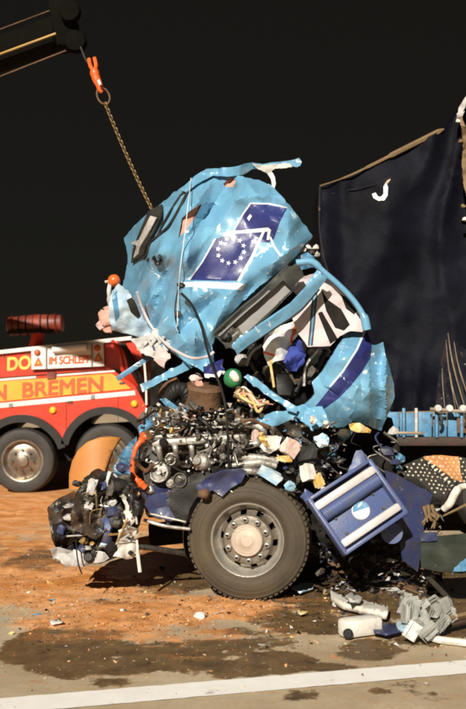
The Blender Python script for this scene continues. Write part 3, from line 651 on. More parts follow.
# folded roof edge that sticks out to the right
def flapD(x, y): 
    return (shellD(min(x, 240), max(y, 174)) - 0.06) * (1 - smooth(225, 262, x)) + 8.75 * smooth(225, 262, x) + 0.05 * ridge(x, y, 16, 8)
sheet('roof_flap', [(181, 190), (196, 176), (206, 169), (222, 168), (234, 167), (243, 164), (252, 162.5), (262, 164), (275, 162), (290, 160.5), (299, 158), (301.5, 161), (300.5, 166), (297, 167), (285, 165.5), (272, 168), (262, 169), (252, 169), (242, 175), (228, 177), (213, 176), (196, 185), (186, 193)], flapD, BLUE, WT, spacing=2.2, thick=0.008, jag=0.6, seed=5)
sheet('roof_flap_lining', [(253, 163.6), (262, 165.4), (275, 164), (291, 163.5), (292, 166.5), (286, 168), (275, 168.5), (271, 170), (275, 178), (276, 183), (274.5, 189), (272, 187), (271.5, 180), (266, 172), (258, 169)], dep(8.70, amp=0.06, s=10, seed=4), WPLAST, WT, spacing=2.2, jag=0.7, seed=9, thick=0.012)
# white cord, black cable
MB().tube(curve_pts([P(x, y, shellD(x, y) - o) for x, y, o in ((191, 178, .04), (188, 205, .16), (184, 240, .12), (180, 270, .10), (178, 300, .05), (177, 330, .04))], 8), 0.0035, WHITE, 5).build('cord', WT)
MB().tube(curve_pts([P(x, y, shellD(min(x, 213), min(y, 370)) - 0.05) for x, y in ((178, 290), (176, 300), (175, 315), (178, 330))] , 6), 0.006, BLACK, 6).build('cable', WT)
MB().tube(curve_pts([P(x, y, min(shellD(min(x, 213), min(y, 370)), 8.1 + (y - 290) * 0.0) - 0.04) for x, y in ((181, 293), (192, 305), (201, 325), (206, 345), (213, 368))] + [P(221, 388, 8.05), P(226, 410, 8.0), P(228, 440, 8.0), P(229, 470, 8.05)], 6), 0.011, BLACK, 7).build('cable', WT)
MB().ico(P(178, 314, shellD(178, 314) - 0.03), (0.03, 0.02, 0.03), DKMET, 2, 0.1).build('bolt_head', WT)
MB().ico(P(181, 285, shellD(181, 285) - 0.02), (0.035, 0.02, 0.02), BLACK, 2, 0.2).build('bolt_head', WT)
MB().tube(curve_pts([P(x, y, shellD(max(x, 150), min(y, 340)) - 0.09) for x, y in ((137, 292), (143, 310), (152, 327), (165, 343), (178, 352), (192, 358), (206, 357), (214, 352))], 6), 0.012, LINING, 8).build('pale_pipe', WT)
# ---- crushed front corner (left)
MB().ico(P(114, 280.5, 8.75), (0.055, 0.055, 0.055), BEACON, 1, 0.05, 3).build('beacon_lamp', WT, label='orange round beacon lamp')
MB().tube([P(105, 282, 8.75), P(110, 281, 8.75)], 0.012, GPLAST, 6).build('beacon_bracket', WT)
MB().tube(curve_pts([P(110, 284, 8.75), P(109, 292, 8.72), P(111, 304, 8.75), P(116, 318, 8.8)], 5), [0.02] * 8 + [0.03] * 8, GPLAST, 7).build('beacon_bracket', WT)
sheet('plastic_film', [(112, 291), (118, 284), (128, 290), (137, 305), (147, 325), (158, 338), (150, 341), (130, 334), (113, 330), (109, 318), (110, 302)], dep(8.55, -0.004, 0.002, 130, 310, 0.28, 18, 7), FOIL, WT, [([(127, 300), (133, 297), (141, 316), (138, 319), (131, 312)], GASKET), ([(112, 296), (117, 290), (120, 316), (116, 322)], BLUED)], spacing=2.5, jag=1.2, seed=8)
for i, (x, y, a, c) in enumerate(((106, 318, .075, PINK), (103, 325, .05, PINKW), (108, 328, .05, PINK), (110, 312, .06, PINK))):
    MB().crumpled_box(P(x, y, 8.8 + i * .01), (a * .75, a * .5, a * .85), c, i, .5, Matrix.Rotation(i * .9, 3, 'Y')).build('foam_lump', WT)
zig = [(131, 340), (150, 336)] + [(152 + 2.9 * k + (1.2 if k % 2 else 0), (333 - 1.1 * k) - (3.4 if k % 2 else 0)) for k in range(6)] + [(171, 330), (174, 344)] + [(171 - 3.2 * k, 347 + 1.6 * k + (3.2 if k % 2 else 0)) for k in range(7)] + [(146, 356), (140, 351)]
sheet('grille', zig, dep(8.42, 0, -0.004, 150, 340, 0.05, 12, 3), GPLAST, WT, [([(150, 341), (152, 340.5), (156, 352), (154, 352)], DKBLUE), ([(158, 338), (160, 337.5), (164, 348), (162, 349)], BLUED)], spacing=2, thick=0.02)
for k in range(4):
    beam('grille_slat', P(141 + 9 * k, 349 + k * .5 - 3 * k, 8.38), P(147 + 9 * k, 341 - 3 * k, 8.36), 0.02, 0.03, GPLAST, WT)
beam('navy_bar', P(147, 356, 8.45), P(183, 343, 8.4), 0.05, 0.05, DKBLUE, WT)
beam('blue_bar', P(117, 379, 8.5), P(162, 349, 8.55), 0.05, 0.045, BLUED, WT)
sheet('bent_bar', [(140, 384), (146, 382), (160, 376), (178, 366), (192, 360), (199, 360), (198, 364), (186, 370), (166, 380), (150, 388), (143, 392)], dep(8.2, 0.002, 0, 140, 0, 0.08, 14, 2), BLUE, WT, spacing=2.4, thick=0.03)
tube_px('white_post', [(144.5, 363, 8.5), (146, 384, 8.5), (146.5, 405, 8.5)], 0.011, WPLAST, WT)
MB().crumpled_box(P(163, 357, 8.3), (0.06, 0.03, 0.065), PINKW, 3, .5, Matrix.Rotation(.5, 3, 'Y')).build('pink_rag', WT, label='pale pink rag caught under the cab')
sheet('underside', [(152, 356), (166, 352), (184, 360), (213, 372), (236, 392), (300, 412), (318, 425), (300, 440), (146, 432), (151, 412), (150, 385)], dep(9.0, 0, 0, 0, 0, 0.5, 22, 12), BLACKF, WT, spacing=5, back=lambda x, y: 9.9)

# ---- door opening
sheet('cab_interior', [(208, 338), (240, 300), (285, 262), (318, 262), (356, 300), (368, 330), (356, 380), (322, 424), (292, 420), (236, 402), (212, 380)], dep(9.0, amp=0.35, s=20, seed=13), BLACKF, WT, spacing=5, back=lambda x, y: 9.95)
wf_o = [(214, 335), (240, 311), (262, 293), (288, 267), (299, 266), (303, 274), (291, 292), (268, 316), (243, 338), (234, 350), (224, 345)]
wf_i = [(232, 326), (258, 303), (283, 281), (292, 289.5), (270, 311), (243, 336.5)]
sheet('window_frame', wf_o, dep(8.02, 0, 0, 0, 0, 0.05, 24, 2), GASKET, WT, [([(218, 334.5), (231, 328), (236, 334), (227, 341)], DKMET)], [wf_i], spacing=3, thick=0.03)
sheet('curtain', [(229, 328), (258, 301), (284, 279), (295, 289), (270, 314), (243, 340)], dep(8.05, 0, 0, 0, 0, 0.03, 20, 4), CURTAIN, WT, spacing=2.2)
tube_px('frame_trim', [(214, 334, 8.0), (240, 310, 8.0), (262, 292, 8.0), (288, 266, 8.02)], 0.018, GASKET, WT)
tube_px('frame_trim', [(219, 336, 7.99), (243, 314, 7.98), (265, 295, 7.98), (290, 270, 8.0)], 0.008, CURTAIN, WT)
MB().ico(P(226, 337, 7.98), (0.05, 0.03, 0.035), BLACK, 4, 0.35, 2).build('door_latch', WT)
sheet('hinge_plate', [(228, 334), (238, 327), (245, 337), (236, 345)], dep(7.99, amp=0.05, s=8, seed=2), DKMET, WT, spacing=3, regions=[([(231, 336), (238, 331), (238.6, 332.4), (232, 337.6)], CURTAIN)])
LIN = [(284, 279), (294, 270), (306, 276), (318, 272), (330, 281), (345, 296), (358, 312), (366, 325), (362, 332), (350, 331), (340, 336), (330, 346), (308, 347), (297, 332), (291, 314), (300, 298), (292, 290)]
lin_r = [([(318, 313), (322, 311.5), (338, 339), (330, 344)], BLACKF), ([(321, 289), (328, 300), (341, 309), (350, 325), (344, 331), (335, 328), (326, 311)], BLACKF),
         ([(340, 293), (346, 297), (357, 311), (354, 315), (346, 309)], BLACKF), ([(312.5, 292), (314, 291), (309.6, 346), (308, 346)], GASKET), ([(316.5, 290), (318, 289), (313, 346), (311.4, 346)], GASKET), ([(314, 291), (316.5, 290), (311.4, 346), (309.6, 346)], BLUED)]
sheet('door_lining', LIN, dep(8.16, 0, 0, 0, 0, 0.09, 22, 6), LINING, WT, lin_r, spacing=2.6, jag=0.4, label='pale lilac torn door lining with black slits')
tube_px('roof_rail', [(296, 263, 8.05), (312, 262, 8.05), (324, 272, 8.05), (340, 286, 8.05), (354, 301, 8.05), (364, 317, 8.05), (367, 330, 8.05)], [0.03] * 10 + [0.024] * 20 + [0.036] * 7, BLUE, WT, 10)
sheet('door_pillar', [(232, 345), (240, 338), (262, 322), (290, 303), (306, 286), (318, 272), (326, 276), (318, 287), (297, 311), (268, 330), (247, 344), (236, 353)], dep(7.93, 0, 0, 0, 0, 0.03, 14, 5, lambda x, y: 0.05 * abs(((y - 345) + (x - 233) * .8) / 6) * .5), BLUE, WT, spacing=2.2, thick=0.03)
tube_px('pillar_gasket', [(238, 353, 7.97), (268, 332, 7.97), (298, 312.5, 7.97), (319, 289, 7.97)], 0.011, GASKET, WT)
sheet('roof_edge', [(296, 257), (308, 252), (315, 258), (318, 266), (300, 270), (290, 272)], dep(8.3, amp=0.14, s=9, seed=8), BLUED, WT, spacing=2.4, jag=0.8)
for i, (x, y) in enumerate(((303, 250), (308, 247), (312, 252), (316, 247), (317, 255), (310, 256))):
    MB().ico(P(x, y, 8.35), (0.03, 0.03, 0.028), (WPLAST, GPLAST, DKMET)[i % 3], i, 0.5, 1).build('torn_bracket', WT)
BK3 = Buckle(294, 324, 398, 434, 20, .06, 5, lambda x, y: .3 + .9 * smooth(360, 405, y + (x - 350) * .35)); BK4 = Buckle(294, 324, 398, 434, 10, .018, 9)
def doorD(x, y):
    u = (x - 345) / 48; v = (y - 380) / 50
    d = 7.98 + 0.30 * (u * u + v * v) + BK3.d(x, y) + BK4.d(x, y) + .08 * noise.noise(Vector((x / 30, y / 30, 2)))
    if x > 370: d += 0.10 * abs(math.sin((x - 370) / 5.0)) * smooth(340, 370, y)
    return d
DOOR = [(350, 329), (358, 326), (366, 328), (369, 336), (372, 345), (377, 345), (383, 342), (385, 352), (389, 366), (394, 384), (394.5, 397), (389, 412), (381, 431), (371, 427), (353, 421), (344, 427), (333, 428), (318, 423), (296, 418), (300, 408), (310, 400), (315, 394), (312, 382), (322, 372), (331, 357), (341, 341)]
sheet('door_skin', DOOR, doorD, BLUE, WT, [([(367, 329), (369, 336), (372, 344), (371, 357), (362, 372), (350, 387), (338, 399), (320, 412), (314, 408), (331, 387), (344, 372), (358, 350)], NAVY),
      ([(364, 330), (366.5, 329.5), (357.5, 350), (343.5, 371.5), (331, 386.5), (329, 386.5), (342, 371), (356, 349)], WHITE)], spacing=2.4, jag=0.7, seed=3, thick=0.01, sharp=19, buckles=(BK3, BK4), back=lambda x, y: doorD(x, y) + 0.22 + 0.05 * ridge(x, y, 12, 3), label='bulging light-blue door skin with a navy diagonal stripe')
sheet('sill_strip', [(244, 377), (248, 374), (272, 391), (297, 408), (296, 413), (290, 411), (268, 396)], dep(8.1, amp=0.05, s=9, seed=6), BLUE, WT, spacing=2.4, thick=0.02)
sheet('sill', [(252, 421), (272, 412), (288, 411), (300, 406), (318, 398), (330, 424), (312, 430), (296, 417), (276, 425), (262, 427)], dep(8.15, 0, 0, 0, 0, 0.2, 16, 9), BLUE, WT, spacing=2.4, jag=0.8, thick=0.012)
# seat remains in the cab
for i, (x, y, a, c) in enumerate(((284, 385, .13, BLACK), (272, 372, .09, DKMET), (262, 362, .07, BLACKF), (296, 396, .1, BLACK), (308, 372, .08, DKMET), (315, 360, .06, GPLAST), (322, 352, .07, LINING), (313, 352, .05, WPLAST), (300, 380, .06, RUST), (255, 352, .06, DKMET), (242, 360, .06, GPLAST), (250, 345, .05, GASKET))):
    MB().ico(P(x, y, 8.5 + .04 * (i % 4)), (a, a, a * .9), c, i + 20, 0.45, 2, 2.4).build('seat_fragment', WT)
for i, pth in enumerate((((268, 350), (284, 366), (296, 384)), ((300, 352), (304, 370), (296, 392)), ((280, 372), (290, 380), (286, 402)), ((318, 350), (306, 366), (304, 386)), ((250, 362), (256, 372), (262, 384)), ((326, 350), (318, 366), (308, 384)), ((262, 345), (252, 352), (246, 366)))):
    tube_px('seat_bracket', [(x, y, 8.40 + .05 * (i % 3)) for x, y in pth], 0.014 + .005 * (i % 3), (DKMET, BLACK, GPLAST, STEEL)[i % 4], WT)
tube_px('yellow_strap', [(270, 362, 8.3), (272, 374, 8.28), (274, 387, 8.3)], 0.012, WRAPY, WT)

# ---- wheel
WC = P(247.5, 544, 8.03); WC.z = 0.505; AX = Vector((-0.17, -1, 0.0)).normalized()
prof = [(0.292, -0.26), (0.33, -0.285), (0.43, -0.29), (0.475, -0.265), (0.497, -0.24), (0.5, -0.14), (0.4985, -0.045), (0.489, -0.012), (0.474, 0.004), (0.468, 0.003), (0.455, 0.011), (0.43, 0.021), (0.426, 0.0185), (0.40, 0.027), (0.396, 0.024), (0.365, 0.029), (0.335, 0.024), (0.33, 0.018), (0.312, 0.012), (0.300, 0.0)]
wheel = MB().lathe(prof, WC, AX, RUBBER, 96)
wu = AX.cross(Vector((0, 0, 1))).normalized(); wv = wu.cross(AX)
for k in range(64):
    a = 2 * math.pi * k / 64
    rd = wu * math.cos(a) + wv * math.sin(a); tg = wv * math.cos(a) - wu * math.sin(a)
    for h, wd in ((-0.035, 0.045), (-0.235, 0.045), (-0.135, 0.1)):
        wheel.box(WC + rd * 0.4945 + AX * h, (0.030, wd, 0.016), RUBBER, Matrix((tg, AX, rd)).transposed())
wheel = wheel.build('wheel', WT, label='large dusty truck wheel with bare steel rim')
rim = MB().lathe([(0.302, -0.02), (0.306, 0.008), (0.300, 0.018), (0.292, 0.014), (0.284, -0.004), (0.278, -0.05), (0.262, -0.085), (0.245, -0.10)], WC, AX, RIMW, 80).build('rim', wheel)
DI = MB(); NH = 10; n = 80; rings_ = [(0.247, -0.10), (0.238, -0.096), (0.228, -0.085), (0.215, -0.062), (0.206, -0.035), (0.203, -0.012), (0.195, 0.0), (0.17, 0.004), (0.13, 0.004)]
vs = []; fs = []
for (rr_, h) in rings_:
    for k in range(n): a = 2 * math.pi * k / n; vs.append(WC + AX * h + (wu * math.cos(a) + wv * math.sin(a)) * rr_)
for i in range(len(rings_) - 1):
    for k in range(n):
        if 1 <= i <= 3 and (k % 8) in (0, 1, 2): continue            # hand holes
        fs.append((i * n + k, i * n + (k + 1) % n, (i + 1) * n + (k + 1) % n, (i + 1) * n + k))
DI.add(vs, fs, RIM, True); disc = DI.build('wheel_disc', wheel)
MB().lathe([(0.27, -0.16), (0.0, -0.16)], WC, AX, BLACKF, 40).build('brake_drum', wheel)
MB().lathe([(0.135, 0.0), (0.133, 0.035), (0.125, 0.048), (0.118, 0.050), (0.112, 0.046), (0.10, 0.049), (0.096, 0.045), (0.05, 0.050), (0.046, 0.054), (0, 0.055)], WC, AX, HUB, 48).build('hub_cap', wheel)
for k in range(10):
    a = 2 * math.pi * (k + .35) / 10; c = WC + (wu * math.cos(a) + wv * math.sin(a)) * 0.166
    nt_ = MB().lathe([(0.029, 0.003), (0.029, 0.012), (0.024, 0.018), (0.021, 0.03), (0.019, 0.04), (0.014, 0.042), (0.0125, 0.028), (0, 0.026)], c, AX, RIMW, 12).build('wheel_nut', wheel)
    MB().lathe([(0.012, 0.03), (0.010, 0.036), (0, 0.037)], c, AX, BLACK, 8).build('stud', nt_)

# ---- engine, frame, pipes
sheet('engine_block', [(138, 428), (150, 414), (180, 408), (230, 404), (270, 416), (318, 428), (330, 450), (322, 500), (290, 520), (190, 522), (150, 505), (142, 470)], dep(8.75, amp=0.3, s=16, seed=15), DKMET, WT, spacing=4, back=lambda x, y: 9.7)
er = random.Random(21)
for k in range(8):
    x = 158 + k * 13.2; c = P(x, 424 + er.uniform(-1, 1) - k * .3, 8.52)
    rc = MB().box(c, (0.085, 0.12, 0.06), STEEL if k % 3 else ALU, Matrix.Rotation(er.uniform(-.1, .1), 3, 'Y') @ Matrix.Rotation(er.uniform(-.2, .2), 3, 'Z'), 0.012).build('rocker_cover', WT)
    for s_ in (-1, 1):
        MB().tube([c + Vector((s_ * .026, -.045, .028)), c + Vector((s_ * .026, -.045, .05))], 0.009, BRASS if k % 2 else STEEL, 6).build('cover_bolt', rc)
for k in range(13):
    x = 152 + k * 8.4 + er.uniform(-2, 2); y = 415 + er.uniform(-2, 3); c = P(x, y, 8.45)
    ij = MB().tube([c + Vector((0, 0, -.05)), c, c + Vector((er.uniform(-.02, .02), -.01, .045))], [0.014, 0.016, 0.008], (STEEL, BRASS, ALU, RUST)[k % 4], 7).build('injector', WT)
def pipe(pth, r, m, nm='pipe', seg=9, **kw): return tube_px(nm, pth, r, m, WT, seg, 6, **kw)
pipe([(150, 437, 8.36), (185, 436, 8.34), (215, 436, 8.34), (248, 434, 8.36)], 0.026, ALU)
pipe([(152, 444.5, 8.34), (190, 443.5, 8.32), (226, 443, 8.32)], 0.020, STEEL)
pipe([(176, 452, 8.3), (210, 450.5, 8.28), (236, 451, 8.28), (252, 447, 8.3)], 0.022, ALU)
pipe([(228, 459, 8.15), (245, 457, 8.13), (262, 458, 8.13), (278, 461, 8.15)], 0.030, ALU)
pipe([(226, 466, 8.12), (245, 464, 8.1), (262, 463, 8.1), (276, 466, 8.12)], [0.02] * 6 + [0.04] * 7 + [0.03] * 6, ALU)
pipe([(232, 473, 8.08), (250, 471, 8.08), (262, 473, 8.1)], 0.032, STEEL)
pipe([(238, 447, 8.2), (252, 443, 8.2), (264, 446, 8.22)], 0.026, WPLAST)
pipe([(150, 429, 8.42), (190, 428, 8.4), (240, 427, 8.4)], 0.012, STEEL)
pipe([(146, 460, 8.3), (165, 466, 8.28), (186, 462, 8.3), (206, 468, 8.25)], 0.02, STEEL)
pipe([(144, 520, 8.1), (165, 526, 8.06), (190, 529, 8.05)], 0.015, ALU)
pipe([(146, 513, 8.15), (160, 516, 8.1), (186, 522, 8.1)], 0.010, ALU)
for k in range(75):
    x0 = er.uniform(140, 250); y0 = er.uniform(408, 492); L_ = er.uniform(8, 38); a = er.gauss(0, .7) if k % 3 else er.uniform(0, 3.14); Y0 = er.uniform(8.0, 8.4)
    pth = [(x0, y0, Y0)]
    for j in range(3): a += er.gauss(0, .55); x0 += L_ / 3 * math.cos(a); y0 += L_ / 3 * math.sin(a); pth.append((x0, min(y0, 506), Y0 + er.uniform(-.08, .08)))
    pipe(pth, er.choice((0.006, 0.008, 0.011, 0.016)), er.choice((BLACK, BLACK, BLACK, STEEL, DKMET, ALU, RUST)), 'hose', 6)
for k in range(80):
    x = er.uniform(142, 262); y = er.uniform(420, 500) if k % 4 else er.uniform(404, 420)
    if x > 196 and y > 470: y -= 34
    s_ = er.uniform(.016, .05); rot = Matrix.Rotation(er.uniform(0, 3), 3, 'Y') @ Matrix.Rotation(er.gauss(0, .5), 3, 'Z') @ Matrix.Rotation(er.gauss(0, .5), 3, 'X')
    mb = MB(); mm = er.choice((STEEL, STEEL, DKMET, ALU, DKMET, RUST, BLACK, GPLAST)); c = P(x, y, er.uniform(8.04, 8.45))
    kind = k % 4
    if kind == 0: mb.box(c, (s_ * 2.2, s_, s_ * .8), mm, rot, .006)
    elif kind == 1:
        mb.box(c, (s_ * 2.4, s_ * 1.2, .008), mm, rot); mb.box(c + rot @ Vector((s_ * 1.2, 0, s_ * .6)), (.008, s_ * 1.2, s_ * 1.2), mm, rot)
    elif kind == 2: mb.lathe([(0, -s_ * .6), (s_ * .7, -s_ * .6), (s_ * .8, -s_ * .3), (s_ * .8, s_ * .4), (s_ * .4, s_ * .5), (s_ * .35, s_ * .9), (0, s_ * .9)], c, rot @ Vector((0, -1, .2)), mm, 12)
    else: mb.ico(c, (s_, s_ * .7, s_ * .8), mm, k, 0.5, 1, 2, rot)
    mb.build(('bracket', 'bent_plate', 'fitting', 'casting')[kind], WT)
# intake manifold with runners, pulleys, belt, alternator
mf = MB(); ma, mb_ = P(152, 443, 8.14), P(246, 437, 8.22); md_ = (mb_ - ma).normalized(); mM = Matrix((md_, Vector((0, 1, 0)), md_.cross(Vector((0, 1, 0))))).transposed()
mf.box((ma + mb_) / 2, ((mb_ - ma).length, .11, .062), ALU, mM, .022)
mf = mf.build('intake_manifold', WT, label='long silver intake manifold across the engine')
for k in range(6):
    q = ma.lerp(mb_, .07 + .17 * k)
    MB().tube(curve_pts([q + Vector((0, -.03, -.02)), q + Vector((.01, -.07, -.055)), q + Vector((.015, -.02, -.13))], 5), [.026] * 5 + [.022] * 6, (ALU, STEEL)[k % 2], 10).build('runner', mf)
    MB().lathe([(0, .012), (.009, .012), (.011, 0)], q + Vector((.05, -.056, .01)), (0, -1, 0), DKMET, 6).build('manifold_bolt', mf)
def pulley(x, y, Y, r, m=STEEL): return MB().lathe([(0, .03), (r * .25, .03), (r * .3, .012), (r * .75, .008), (r * .82, .03), (r, .03), (r * .93, .015), (r, 0), (r * .93, -.015), (r, -.03), (0, -.03)], P(x, y, Y), Vector((-.35, -1, .1)), m, 28).build('pulley', WT)
pulley(160, 472, 8.12, .085); pulley(181, 480, 8.12, .062, DKMET); pulley(172, 459, 8.14, .05, ALU)
MB().tube([P(160 + 10.6 * math.cos(a), 472 + 10.6 * math.sin(a), 8.12) if math.cos(a) < .35 else P(181 + 7.8 * math.cos(a), 480 + 7.8 * math.sin(a), 8.12) for a in [2 * math.pi * i / 40 for i in range(41)]], .008, BLACK, 6, False).build('drive_belt', WT)
al = MB(); al.lathe([(0, .1), (.03, .1), (.035, .07), (.06, .06), (.072, .04), (.075, -.04), (.065, -.07), (0, -.08)], P(203, 462, 8.1), Vector((-.6, -1, .2)), ALU, 24)
for k in range(8):
    a = k * math.pi / 4; al.box(P(203, 462, 8.1) + Vector((.074 * math.cos(a), -.02, .074 * math.sin(a))), (.014, .09, .014), STEEL)
al.build('alternator', WT)
MB().tube(curve_pts([P(236, 421, 8.2), P(252, 424, 8.12), P(262, 430, 8.1), P(258, 442, 8.1), P(246, 446, 8.12)], 7), [.034] * 10 + [.042] * 10 + [.03] * 9, STEEL, 12).build('exhaust_elbow', WT)
# black air bellows, brown filter drum, lid
MB().tube(curve_pts([P(168, 400, 8.4), P(176, 390, 8.3), P(186, 392, 8.28), P(190, 404, 8.35)], 10), [0.06 + (0.008 if i % 2 else 0) for i in range(31)], BLACK, 12).build('air_bellows', WT)
MB().tube(curve_pts([P(160, 398, 8.45), P(166, 386, 8.42), P(178, 380, 8.4)], 6), 0.03, RUST, 8).build('bent_duct', WT)
fd = MB(); fa = P(202, 408, 8.35); fd.lathe([(0, 0), (0.155, 0), (0.165, 0.01), (0.16, 0.03), (0.158, 0.16), (0.164, 0.17), (0.158, 0.18), (0.15, 0.2), (0.05, 0.22), (0, 0.22)], fa, Vector((0.10, -.2, 1)), RUST, 28); fd.build('filter_drum', WT, label='rusty brown filter drum')
MB().ico(P(196, 378, 8.3), (0.05, 0.04, 0.04), PINKW, 6, 0.3).build('pink_rag', WT); MB().ico(P(199, 386, 8.24), (0.035, 0.03, 0.05), PINK, 8, 0.4).build('pink_rag', WT)
sheet('lid_box', [(203, 367), (213, 362), (223, 359), (223, 374), (206, 376)], dep(8.2, amp=.06, s=8), NAVY, WT, [([(206, 373.5), (223, 371.5), (223, 374), (206, 376)], WHITE)], spacing=2.5, thick=0.05)
sheet('blue_scrap', [(160, 399), (164, 404), (174, 411), (189, 412), (188, 406), (178, 407), (166, 398)], dep(8.25, amp=.1, s=8), BLUED, WT, spacing=2.4)
sheet('blue_scrap', [(138, 427), (148, 416), (158, 413), (156, 421), (146, 430), (140, 433)], dep(8.3, amp=.1, s=8, seed=4), BLUED, WT, spacing=2.4, thick=.01)
sheet('blue_scrap', [(130, 442), (137, 436), (138, 456), (131, 475), (118, 480), (113, 468), (122, 452)], dep(8.55, amp=.2, s=12, seed=5), BLUED, WT, spacing=2.6, thick=.01)
# orange hose
tube_px('intake_hose', [(150, 434, 8.22), (143, 439, 8.18), (136, 448, 8.15), (133, 462, 8.14), (133, 474, 8.14), (139, 482, 8.12), (146, 488, 8.12)], [.022, .03, .036, .03, .026, .034, .030, .036, .026, .022, .026, .02, .024, .019, .022, .018, .023, .019, .022, .018, .022, .02, .025, .02, .022, .018, .022, .026, .022, .028, .034, .028, .036, .03, .026, .03, .024], OHOSE, WT, 12, 6, label='orange-red curved intake hose')
MB().ico(P(146, 436, 8.18), (.05, .04, .04), OHOSE, 3, .3).build('hose_clamp', WT)
MB().ico(P(136, 494, 8.1), (.035, .025, .022), WRAPY, 3, .3).build('hose_clamp', WT)
# frame rails and wheel arch
def rail(name, poly, Y, th, m, **k):
    b = MB(); n = len(poly); f = [P(x, y, Y) for x, y in poly]; r = [v + Vector((0, th, 0)) for v in f]
    b.add(f + r, [tuple(range(n))[::-1], tuple(range(n, 2 * n))] + [(i, (i + 1) % n, n + (i + 1) % n, n + i) for i in range(n)], m); return b.build(name, WT, **k)
sheet('frame_rail', [(139, 489), (162, 482), (200, 486), (212, 500), (200, 524), (162, 519), (146, 514)], dep(8.28, 0, 0, 0, 0, 0.12, 18, 6), DKBLUE, WT, spacing=3, thick=0.08)
sheet('wheel_arch', [(166, 500), (176, 484), (192, 474), (215, 466), (232, 470), (214, 482), (200, 494), (190, 508), (186, 524), (176, 520)], dep(8.12, amp=.06, s=20), BLACK, WT, spacing=3, thick=0.02)
sheet('mudguard_flap', [(196, 487), (206, 478), (222, 470), (240, 468), (247, 471), (242, 482), (230, 489), (222, 497), (212, 490), (203, 495)], dep(7.97, amp=.12, s=16, seed=3), DKBLUE, WT, spacing=2.5, thick=0.012)
MB().ico(P(204, 494, 7.99), (.05, .04, .045), RUST, 3, .3).build('mud_lump', WT)
MB().lathe([(0.56, -0.02), (0.575, -0.05), (0.575, -0.26), (0.56, -0.28)], WC + AX * -.1, AX, BLACK, 40, ang=(R(-20), R(130))).build('wheel_arch_liner', WT)
tube_px('chassis_beam', [(150, 535, 9.4), (300, 520, 9.4), (420, 520, 9.6)], 0.12, BLACKF, WT, 6)
MB().tube([WC - AX * 0.2, WC - AX * 1.7], 0.09, BLACKF, 10).build('axle', WT)
MB().lathe([(0.29, -.26), (.49, -.24), (.5, -.1), (.49, 0), (.29, 0)], WC - AX * 1.75, AX, RUBBERB, 40).build('far_wheel', WT)
sheet('dark_backing', [(290, 428), (330, 424), (392, 418), (400, 450), (398, 520), (350, 560), (312, 545), (300, 500)], dep(8.9, amp=.4, s=24, seed=14), BLACKF, WT, spacing=5, back=lambda x, y: 9.7)  # dark backing mass, added so no sky light shows through

# ---- step panel
A_, B_, C_, D_ = P(303, 500, 7.72), P(369, 463, 7.88), P(405, 511, 7.78), P(348, 556, 7.62)
SU = ((B_ - A_) + (C_ - D_)).normalized(); SV = ((D_ - A_) + (C_ - B_)); SV = (SV - SU * SV.dot(SU)).normalized(); SN = SU.cross(SV)
if SN.y > 0: SN = -SN
LU = ((B_ - A_).length + (C_ - D_).length) / 2; LV = ((D_ - A_).length + (C_ - B_).length) / 2; S0 = (A_ + B_ + C_ + D_) / 4
M3 = Matrix((SU, SV, SN)).transposed()
def SP(u, v, h=0): return S0 + SU * (u * LU / 2) + SV * (v * LV / 2) + SN * h
stp = MB().box(SP(0, 0, -0.03), (LU * .97, LV * .97, 0.03), STEPBLUE, M3, .01)
stp.build('step_panel', WT, label='dark-blue cab step panel with two bright treads')
for (u, v, lu, lv, nm) in ((0, 1, LU, .035, 'rim_bar'), (1, 0, .036, LV, 'rim_bar'), (-1, 0, .036, LV, 'rim_bar'), (0, -1, LU * .96, .03, 'rim_bar')):
    MB().box(SP(u * .965, v * .965, .01), (lu, lv, 0.11), STEPBLUE, M3, .009).build(nm, WT)
MB().tube([SP(-.9, -.34, .02), SP(.88, -.34, .02)], .055, STEPBLUE, 14).build('step_tube', WT)
MB().box(SP(-.02, -.66, .05), (LU * .95, .07, .05), CHROME, M3, .02).build('step_tread', WT)
MB().box(SP(0, .70, .045), (LU * .93, .068, .05), CHROME, M3, .02).build('step_tread', WT)
bd = MB().lathe([(0, .012), (.068, .010), (.075, .0)], SP(.06, .16, -.012), SN, WHITE, 28).build('badge', WT)
bb = MB(); n = 14; bb.add([SP(.06, .16, .0035) + (SU * math.cos(R(-8 + 170 * k / n)) + -SV * math.sin(R(-8 + 170 * k / n))) * .069 for k in range(n + 1)], [tuple(range(n + 1))], TBLUE)
bb.build('badge_half', bd)
bb = MB(); bb.add([SP(.06, .16, .0045) + SU * x + SV * y for x, y in ((-.005, -.045), (.04, -.05), (.03, -.035), (-.012, -.03))], [(0, 1, 2, 3)], WHITE); bb.build('badge_mark', bd)
for u, v in ((-.62, -.05), (.58, -.05), (-.6, .5), (.6, .48)):
    MB().lathe([(0, .012), (.012, .012), (.014, 0)], SP(u, v, -.014), SN, DKMET, 6).build('panel_bolt', WT)
sheet('step_fin', [(341, 486), (350, 467), (356, 451), (361, 450), (367, 456), (371, 470), (368, 474)], dep(7.9, amp=.05, s=10), STEPBLUE, WT, [([(362, 452), (366, 456), (370, 470), (368, 471)], DKBLUE)], spacing=3, thick=.03)
sheet('step_bracket', [(300, 497), (306, 489), (322, 500), (318, 508), (306, 504)], dep(7.75, amp=.08, s=8), STEPBLUE, WT, spacing=2.5, thick=.02)
sheet('side_skirt', [(384, 470), (396, 474), (414, 484), (432, 494), (424, 520), (421, 548), (417, 572), (402, 560), (396, 520), (404, 508), (388, 488)], dep(8.15, .004, 0, 400, 0, .06, 26, 3), DKBLUE, WT, spacing=3.5, thick=.01)
MB().lathe([(0, .02), (.085, .015), (.09, 0), (.085, -.05), (0, -.06)], P(392, 533, 7.95), (-.2, -1, .1), STEPBLUE, 24).build('round_cap', WT)
